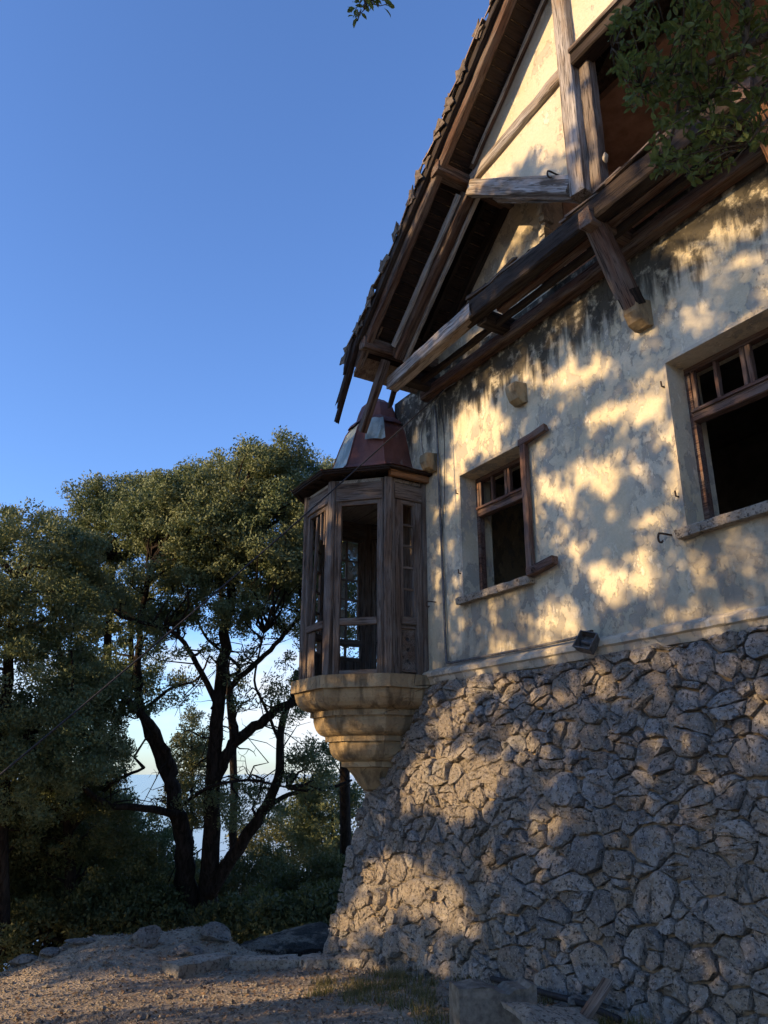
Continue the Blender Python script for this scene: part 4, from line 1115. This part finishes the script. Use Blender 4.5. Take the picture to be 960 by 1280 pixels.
def ellip_clumps(c, r, n, rc, shell=.5):
    d = rng.normal(0, 1, (n, 3)); d /= np.linalg.norm(d, axis=1)[:, None]
    k = shell+(1-shell)*rng.random(n)**.6
    if n > 40 and rng.random() < 2:                     # branch-end lobes on the crown, clumps round each lobe
        m = max(5, n//16); q = rng.normal(0, 1, (m, 3)); q /= np.linalg.norm(q, axis=1)[:, None]
        L = np.asarray(c)+q*(.45+.55*rng.random(m)**.5)[:, None]*np.asarray(r); own = rng.integers(0, m, n)
        lr = (.17+.16*rng.random(m))*float(np.mean(r))+.12
        e = d*np.array([1, 1, .75])*(lr[own]*(.55+.45*rng.random(n)))[:, None]
        P = L[own]+e; free = rng.random(n) < .42          # the rest fills in between
        P[free] = (np.asarray(c)+d*k[:, None]*np.asarray(r))[free]
        return P, rc*rng.uniform(.6, 1.25, n)
    return np.asarray(c)+d*k[:, None]*np.asarray(r), rc*rng.uniform(.65, 1.35, n)
def wander(a, b, k, amp):
    a, b = np.asarray(a, float), np.asarray(b, float); out = [a]
    for i in range(1, k):
        t = i/k; out.append(a+(b-a)*t+rng.normal(0, amp, 3)*math.sin(math.pi*t))
    return out+[b]
def tree(name, label, base, limbs, crowns, mat, per=120, ln=.060, wd=.0145, rc=.215, group=None, twigs=0, barkm=None, cm_=2.8, dead=0):
    """limbs: list of (points, r0, r1); crowns: list of (centre, radii, clumps)"""
    t = empty(name, base, label=label, cat='tree', group=group)
    for i, (pts, r0, r1) in enumerate(limbs):
        sp = spline(pts, 5); n = len(sp); mb = MB()
        mb.tube([p+rng.normal(0, r0*.10, 3) for p in sp], [(r0+(r1-r0)*(j/(n-1))**.8)*.82 for j in range(n)], 9)
        mb.build('trunk' if i == 0 else 'limb', barkm or MT['bark'], t, True)
    C = []; Rr = []
    for (c, r, n) in crowns:
        a, b = ellip_clumps(c, r, int(n*cm_), rc); C.append(a); Rr.append(b)
    C = np.concatenate(C); Rr = np.concatenate(Rr)
    # twigs from the limbs to a share of the clumps
    allp = np.array([p for (pts, r0, r1) in limbs for p in spline(pts, 5)[3:]])
    mb = MB(); idx = rng.permutation(len(C))[:twigs]
    for i in idx:
        dd = np.linalg.norm(allp-C[i]-[0, 0, -.4], axis=1); q = allp[int(np.argmin(dd))]
        w = wander(q, C[i], 4, .10*np.linalg.norm(C[i]-q)); mb.tube(w, [.035, .026, .018, .012, .007], 5, False)
    for _ in range(dead):                               # bare dead twigs off the limbs
        q = allp[rng.integers(len(allp))]; d = rng.normal(0, 1, 3)*[1, 1, .6]; d /= np.linalg.norm(d); L = rng.uniform(.4, 1.5)
        w = wander(q, q+d*L, 4, .09*L); mb.tube(w, [.018, .014, .010, .007, .004], 4, False)
        for _ in range(2):
            k = int(rng.integers(1, 4)); e = d*.6+rng.normal(0, .6, 3); mb.tube(wander(w[k], w[k]+e*L*.35, 3, .04*L), [.008, .006, .004, .003], 4, False)
    if mb.v: mb.build('twigs', barkm or MT['bark'], t, True)['kind'] = 'stuff'
    mesh_np('crown', sprays(C, Rr, per, ln, wd), 4, mat, t)
    return t
D1 = 15.0
def pp(x, y, d=D1, j=0.): return pix(x, y, d+j)
def cr(x, y, rx, ry, n, d=D1, rd=None):
    k = d/FPX; return (pix(x, y, d), (((rd or rx*.8)*k)*abs(FH[0])+rx*k*abs(RT[0]), ((rd or rx*.8)*k)*abs(FH[1])+rx*k*abs(RT[1]), ry*k), n)
# the many-stemmed tree left of the oriel
limbs = [([pp(238, 1200), pp(233, 1100), pp(226, 1035), pp(214, 985)], .30, .17),
 ([pp(258, 1200), pp(262, 1080), pp(268, 960), pp(272, 870), pp(284, 770), pp(300, 680, j=.4)], .27, .09),
 ([pp(262, 1120), pp(290, 1070), pp(322, 1025), pp(346, 975), pp(352, 915), pp(372, 840, j=.5)], .20, .07),
 ([pp(214, 990), pp(196, 935), pp(178, 890), pp(172, 840), pp(178, 770), pp(190, 700, j=-.5)], .16, .05),
 ([pp(216, 985), pp(212, 950), pp(180, 895, j=-.4), pp(130, 855, j=-.8), pp(70, 820, j=-1.2)], .14, .06),
 ([pp(266, 975), pp(292, 930), pp(325, 905), pp(360, 880), pp(420, 868, j=.8)], .17, .08),
 ([pp(294, 930), pp(292, 895), pp(288, 860), pp(320, 830), pp(350, 800), pp(385, 760, j=.6)], .10, .045),
 ([pp(230, 1020), pp(180, 1010, j=-.8), pp(130, 1005, j=-1.), pp(90, 975, j=-1.4), pp(40, 960, j=-2)], .10, .04),
 ([pp(272, 880), pp(240, 820, j=-.3), pp(215, 790, j=-.5), pp(150, 770, j=-1)], .08, .035),
 ([pp(275, 850), pp(300, 835), pp(260, 800, j=.4), pp(245, 770, j=.5)], .05, .025),
 ([pp(330, 1010), pp(370, 990, j=.4), pp(410, 985, j=.8), pp(440, 975, j=1.)], .07, .03),
 ([pp(222, 1010), pp(260, 985, j=-.5), pp(310, 975, j=-.6), pp(360, 985, j=-.4)], .05, .02),
 ([pp(182, 885), pp(215, 860), pp(245, 850), pp(262, 820)], .05, .02),
 ([pp(350, 930), pp(330, 880, j=-.3), pp(318, 850, j=-.4), pp(330, 790, j=-.4)], .045, .02)]
crowns = [cr(330, 650, 80, 88, 150), cr(345, 600, 50, 50, 60), cr(250, 660, 70, 80, 130), cr(210, 640, 45, 50, 50), cr(390, 690, 45, 70, 60), cr(300, 720, 95, 40, 70), cr(395, 780, 22, 40, 14), cr(180, 760, 60, 40, 40),
          cr(300, 1010, 60, 25, 10), cr(390, 960, 30, 40, 14), cr(240, 800, 70, 40, 9), cr(375, 870, 30, 40, 8), cr(200, 860, 40, 30, 6), cr(330, 850, 45, 40, 6), cr(310, 770, 70, 25, 14), cr(140, 870, 45, 35, 14), cr(290, 1000, 40, 30, 5)]
tree('juniper_tree', 'large many stemmed juniper standing left of the oriel', gz(0, 0)*0+pp(246, 1200), limbs, crowns, MT['juniper'], twigs=190, dead=110)
# neighbours
tree('juniper_tree', 'broad juniper at the left behind the slanting cable', pp(100, 1150, 17), [([pp(110, 1190, 17), pp(118, 1000, 17), pp(130, 850, 17), pp(140, 700, 17)], .22, .08), ([pp(120, 960, 17), pp(160, 860, 17.5), pp(165, 760, 17.5)], .12, .05), ([pp(125, 900, 17), pp(80, 830, 16.6), pp(60, 740, 16.5)], .1, .05)],
     [cr(150, 690, 75, 85, 140, 17), cr(175, 640, 45, 45, 60, 17), cr(90, 720, 60, 75, 90, 17), cr(120, 820, 80, 60, 70, 17), cr(225, 640, 40, 60, 50, 18)], MT['juniper'], twigs=60)
tree('juniper_tree', 'dark juniper cut off by the left edge', pp(10, 1150, 13), [([pp(5, 1200, 13), pp(2, 1000, 13), pp(10, 850, 13), pp(20, 720, 13)], .2, .07), ([pp(4, 960, 13), pp(50, 900, 13), pp(90, 870, 13)], .08, .03)],
     [cr(30, 720, 75, 90, 130, 13), cr(20, 860, 90, 80, 120, 13), cr(60, 930, 80, 60, 60, 13), cr(20, 980, 80, 60, 60, 13)], MT['juniper'], twigs=40)
tree('juniper_tree', 'juniper crown rising behind the oriel roof', pp(430, 1130, 18), [([pp(432, 1190, 18), pp(430, 950, 18), pp(415, 800, 18), pp(410, 680, 18)], .2, .07)],
     [cr(405, 640, 40, 60, 90, 18), cr(440, 690, 55, 100, 110, 18), cr(420, 800, 50, 70, 40, 18)], MT['juniper'], twigs=20)
tree('juniper_tree', 'tall juniper crown behind the gap left of centre', pp(285, 1100, 21), [([pp(290, 1190, 21), pp(292, 950, 21), pp(280, 800, 21), pp(270, 640, 21)], .17, .06)],
     [cr(265, 640, 70, 70, 110, 21), cr(330, 690, 70, 60, 90, 21)], MT['juniper'], twigs=10)
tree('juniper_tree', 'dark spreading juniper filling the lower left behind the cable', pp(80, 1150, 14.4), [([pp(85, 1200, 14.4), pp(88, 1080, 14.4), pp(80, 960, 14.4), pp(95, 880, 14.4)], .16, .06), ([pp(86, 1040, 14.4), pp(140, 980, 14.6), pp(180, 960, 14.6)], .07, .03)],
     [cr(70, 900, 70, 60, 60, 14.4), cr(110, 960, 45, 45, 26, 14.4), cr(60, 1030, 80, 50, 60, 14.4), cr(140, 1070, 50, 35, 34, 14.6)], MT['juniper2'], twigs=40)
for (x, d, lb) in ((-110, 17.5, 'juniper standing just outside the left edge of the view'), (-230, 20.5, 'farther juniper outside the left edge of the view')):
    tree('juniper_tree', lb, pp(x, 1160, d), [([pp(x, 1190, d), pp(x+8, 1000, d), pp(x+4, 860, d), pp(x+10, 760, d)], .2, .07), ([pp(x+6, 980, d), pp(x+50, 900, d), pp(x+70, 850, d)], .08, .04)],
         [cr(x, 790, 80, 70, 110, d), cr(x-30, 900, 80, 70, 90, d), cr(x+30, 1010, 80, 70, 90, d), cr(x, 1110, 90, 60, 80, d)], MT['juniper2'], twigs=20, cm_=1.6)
# lower growth down the slope, below the horizon
LOW = [(365, 1080, 55, 75, 24, 'pale', 'pale sunlit pine on the slope left of the corner', 90), (415, 1030, 45, 60, 22, 'juniper', 'small juniper peeping under the oriel corbel', 60),
       (150, 1090, 75, 60, 18, 'juniper', 'bushy juniper low behind the yard left of the trunks', 100), (40, 1100, 80, 70, 16, 'juniper2', 'dark bushy juniper low at the left edge', 120),
       (310, 1130, 70, 50, 19, 'juniper2', 'dark bush between the trunks and the house corner', 90), (215, 1120, 55, 50, 23, 'juniper', 'distant bush seen between the two trunks', 60),
       (400, 1140, 60, 55, 17, 'juniper2', 'dark bush right behind the house corner', 90), (90, 1020, 60, 50, 20, 'juniper', 'mid height juniper behind the left branches', 70),
       (60, 1165, 90, 45, 14, 'juniper2', 'low dark shrub along the yard edge at the far left', 70), (165, 1150, 60, 40, 14.5, 'juniper2', 'low dark shrub behind the pointed rock', 60),
       (300, 1165, 45, 40, 14, 'juniper2', 'low dark shrub right of the trunks behind the kerb', 50), (395, 1165, 60, 45, 13, 'juniper2', 'low dark shrub behind the boulder by the house corner', 60),
       (20, 1040, 70, 60, 15, 'juniper2', 'dark shrub half way up at the left edge', 90),
       (240, 960, 26, 80, 24, 'juniper2', 'narrow young cypress seen between the limbs', 40)]
for (x, y, rx, ry, d, m, lb, n) in LOW:
    b = pix(x, y+ry*.9, d)
    tree('bushy_juniper' if ry <= rx*1.6 else 'young_cypress', lb, b, [([b-np.array([0, 0, .8]), (b+pix(x, y, d))/2, pix(x, y-ry*.5, d)], .10, .04)], [cr(x, y, rx, ry, n*2 if ry > rx else n*2, d)], MT[m], twigs=10, rc=.24, per=80, ln=.085, wd=.02)

# --- trees across the yard, out of frame to the left of the camera: they throw the dappled shade
LIT = [(585,530,34,44),(560,600,10,30),(600,470,16,10),(640,460,24,12),(690,470,30,16),(735,455,22,18),(765,505,24,18),(728,520,20,18),(790,480,20,18),(670,600,24,15),(735,590,24,28),(775,580,12,12),(788,588,10,12),
 (683,612,22,18),(692,665,18,8),(782,650,8,7),(773,690,9,18),(791,695,8,18),(746,725,20,36),(776,722,11,11),(695,757,16,18),(655,772,24,12),(712,782,8,12),(605,800,12,10),(650,800,20,8),(690,795,14,10),(840,560,14,20),(835,770,22,12),(825,600,10,14),(852,735,14,9),(930,715,16,11),(812,800,16,7),(935,788,14,7),(815,640,9,12),(845,690,8,8),(905,760,20,15),
 (900,325,40,32),(945,350,24,30),(860,335,22,18),(850,385,28,14),(930,240,26,22),(880,270,22,16),(905,410,30,14),(820,470,14,14),(690,400,10,8),(820,540,10,14),
 (545,985,34,42),(592,1002,42,42),(560,945,36,14),(693,1045,26,24),(832,830,18,10),(720,852,14,9),(790,880,10,8),(932,930,26,12),(520,1105,46,36),(580,1130,50,34),(500,1160,38,28),(622,1172,24,18),(470,1180,30,16),(725,960,9,7),(830,1000,9,7),(925,1190,8,6),(540,885,14,8),(660,945,15,9),
 (580,880,12,8),(605,862,34,11),(672,872,16,11),(745,858,18,9),(800,842,22,10),(860,846,16,9),(905,822,26,9),(560,908,26,16),(622,962,20,18),(662,930,16,12),(850,930,16,8),(780,932,12,8),(932,962,22,14),(892,1022,14,9),(760,868,9,7),(700,905,9,8),(860,900,10,7),(665,1000,9,8),(750,1045,9,7),(800,1065,8,6),(885,1085,9,6),(940,870,14,9),(905,840,10,7),(610,870,10,7),(640,905,9,7),(900,985,14,8),(820,940,10,6),(645,1075,14,10),(870,860,12,8),
 (300,1236,190,20),(430,1207,70,9),(440,858,26,12),(478,858,18,12),(455,900,34,14),(470,945,26,22),(420,710,12,40),(487,690,10,34),(455,560,30,22),(400,850,12,10),(415,820,10,24)]
LITA = np.array(LIT, float)
def shade_keep(C, rad):
    """drop the clumps that would darken the sun flecks"""
    keep = np.ones(len(C), bool)
    t = (C[:, 1]+.15)/(-SUNV[1])*-1.
    for i, c in enumerate(C):
        # follow the light down from the clump
        k = (-.15 - c[1])/(-SUNV[1]); h = c - SUNV*k
        if h[2] < -.1: k = (c[2]+.2)/SUNV[2]; h = c - SUNV*k
        if (h-CAM) @ FW < 1: continue
        u, v = to_px(h)
        if not (-60 < u < 1020 and -80 < v < 1300): continue
        e = FPX/((h-CAM) @ FW)*rad[i]*.25
        q = ((u-LITA[:, 0])/(LITA[:, 2]*.9+e))**2 + ((v-LITA[:, 1])/(LITA[:, 3]*.9+e))**2
        if q.min() < 1: keep[i] = False
        if 540 < u and 380 < v < 1000 and rng.random() < (.30 if v < 830 else .34): keep[i] = False   # foliage thinned so more sun reaches the wall
        # foliage cut away to keep the gable and the near oak branch sunlit
        if ((v < 235 and u > 585) or (v < 320 and u > 770)) and rng.random() < .90: keep[i] = False
    return keep
SH = [(-11.9, -11.6), (-3.0, -12.4), (1.8, -12.2)]
SHL = ['spreading holm oak across the yard, farthest left behind the camera', 'spreading holm oak across the yard behind the camera', 'holm oak across the yard at the right behind the camera']
NC = 8200
SX = rng.uniform(-11.4, -2.0, NC); SY = rng.uniform(-13.2, -9.6, NC); SZ = 2.2 + 8.0*rng.random(NC)
SC = np.stack([SX, SY, SZ], 1); SR = rng.uniform(.08, .19, NC)
kp = shade_keep(SC, SR); SC, SR = SC[kp], SR[kp]
own = np.argmin((SC[:, None, 0]-np.array([s[0] for s in SH]))**2 + (SC[:, None, 1]-np.array([s[1] for s in SH]))**2, 1)
for i, (x, y) in enumerate(SH):
    b = np.array([x, y, float(gz(x, y))-.1]); t = empty('holm_oak', b, label=SHL[i], cat='tree', group='shade trees across the yard')
    mb = MB(); mb.tube(spline([b, b+[.1, .1, 2.], b+[-.1, .2, 5], b+[.1, 0, 9.5]], 5), [.26-.2*j/15 for j in range(16)], 9); mb.build('trunk', MT['bark'], t, True)
    C, Rr = SC[own == i], SR[own == i]; mb = MB()
    for c in C[::20]:
        q = b+[0, 0, max(2.2, c[2]-1.2)-b[2]]; mb.tube(wander(q, c, 4, .12), [.05, .035, .025, .015, .008], 5, False)
    mb.build('limbs', MT['bark'], t, True)
    mesh_np('crown', sprays(C, Rr, 34, .085, .032), 4, MT['oak'], t)
# wood to the left of the frame that shades the lower slope
for i, (x, y, h, lb) in enumerate([(-12.6, -9.2, 5.0, 'young tree in the wood left of the yard nearest the camera'), (-15.9, -9.4, 5.4, 'middle tree in the wood left of the yard'), (-19.2, -9.8, 5.6, 'far tree in the wood left of the yard')]):
    b = np.array([x, y, float(gz(x, y))])
    top = np.array([x, y, h])
    tree('juniper_tree', lb, b, [([b, (b+top)/2+[.2, 0, 0], top-[0, 0, .6]], .2, .06)], [((x, y, h-2.8), (2.3, 1.5, 2.8), 420)], MT['juniper2'], per=60, ln=.13, wd=.04, rc=.34, cm_=1.)

# --- holm oak overhanging the camera from the right: branch in the top right corner
def leaf_quads(P, D, L, Wd):
    """folded oval leaves: two quads each along the midrib"""
    n = len(P); D = D/np.linalg.norm(D, axis=1)[:, None]
    s = np.cross(D, rng.normal(0, 1, (n, 3))+[0, 0, 1.2]); s /= np.linalg.norm(s, axis=1)[:, None]; nn = np.cross(s, D)
    L = L[:, None]; W = Wd[:, None]; tip = P+D*L+nn*L*-.10; m1 = P+D*L*.35; m2 = P+D*L*.72-nn*L*.02
    a1 = m1+s*W+nn*W*.35; a2 = m2+s*W*.8+nn*W*.28; b1 = m1-s*W+nn*W*.35; b2 = m2-s*W*.8+nn*W*.28
    q = np.stack([P, m1, a1, P, P, b1, m1, P], 1)
    tri = np.concatenate([np.stack([P, m1, a1], 1), np.stack([P, b1, m1], 1), np.stack([m1, m2, a2], 1), np.stack([m1, a2, a1], 1), np.stack([m1, b1, b2], 1), np.stack([m1, b2, m2], 1),
                          np.stack([m2, tip, a2], 1), np.stack([m2, b2, tip], 1)], 0)
    return tri.reshape(-1, 3)
ob = np.array([1.9, -2.6, float(gz(1.9, -2.6))])
oak = empty('holm_oak', ob, label='holm oak whose leafy branch hangs into the top right corner', cat='tree')
fork = ob+[-.25, -.2, 3.6]
mb = MB(); mb.tube(spline([ob-[0, 0, .1], ob+[-.05, 0, 1.2], ob+[-.15, -.1, 2.5], fork], 6), [.20-.06*j/18 for j in range(19)], 10); mb.build('trunk', MT['bark'], oak, True)
OD = 3.7
def op(x, y, j=0.): return pix(x, y, OD+j)
stems = [[fork, op(1180, -60), op(1020, 10), op(930, 60), op(860, 90), op(800, 110)], [op(1020, 10), op(960, 110, .1), op(900, 170, .1), op(850, 205, .1)], [op(1100, -20), op(1010, 120, -.2), op(960, 150, -.2), op(935, 180, -.2)],
         [fork, op(1100, -180), op(900, -70, .2), op(830, -10, .2), op(790, 20, .2), op(765, 60, .2)], [op(900, -70, .2), op(880, 10, .1), op(860, 60, .1), op(845, 150, .1), op(830, 200, .1)],
         [fork, op(1000, -260, .3), op(700, -180, .4), op(520, -80, .3), op(465, -20, .2), op(455, 12, .2)], [op(930, -60), op(935, 20, -.1), op(920, 90, -.1), op(880, 130, -.1)]]
allst = []
for i, s in enumerate(stems):
    sp = spline(s, 6); n = len(sp); mb = MB(); r0 = .05 if len(s) > 4 and s[0] is fork else .02
    mb.tube(sp, [max(.004, r0*(1-j/(n-1))**1.1+.004) for j in range(n)], 6); mb.build('branch', MT['twig'], oak, True)
    allst.append(np.array(sp))
sites = []
def in_img(x, y): return True
SPR = [(800,40,34,34,30),(850,50,50,50,70),(900,40,45,45,60),(945,40,34,50,44),(800,90,30,24,26),(780,85,18,20,10),(850,110,45,40,60),(900,120,45,40,60),(945,110,30,40,36),(850,170,40,30,40),(835,210,25,22,24),(895,180,35,28,34),
       (810,130,24,24,20),(930,170,26,22,22),(870,215,16,14,8),(780,30,16,18,10),(1000,40,50,90,60),(1010,-60,90,40,60),(850,-30,90,30,70),(452,8,14,12,9),(482,4,10,8,5),(470,-30,40,26,30),(600,-120,90,40,50),(955,185,14,10,6)]
tw = MB(); LP = []; LD = []
allp = np.concatenate(allst)
for (x, y, rx, ry, n) in SPR:
    for _ in range(max(3, int(n*.52))):
        a = random.uniform(0, 6.28); k = math.sqrt(random.random()); c = op(x+rx*k*math.cos(a), y+ry*k*math.sin(a), random.uniform(-.35, .45))
        q = allp[int(np.argmin(np.linalg.norm(allp-c, axis=1)))]; d = c-q; L = np.linalg.norm(d)
        if L > .3: q = c - d/L*.3; 
        d = d/(np.linalg.norm(d)+1e-6)
        tw.tube([q, (q+c)/2+rng.normal(0, .02, 3), c], [.004, .003, .002], 4, False)
        m = random.randint(5, 9)
        for _ in range(m):
            LP.append(c-d*random.uniform(0, .10)+rng.normal(0, .008, 3)); LD.append(d*.7+rng.normal(0, .7, 3)+np.array([0, 0, -.15]))
tw.build('twigs', MT['twig'], oak, True)['kind'] = 'stuff'
LP, LD = np.array(LP), np.array(LD); n = len(LP)
mesh_np('leaves', leaf_quads(LP, LD, rng.uniform(.035, .065, n), rng.uniform(.008, .015, n)), 3, MT['oak'], oak, False)['kind'] = 'stuff'
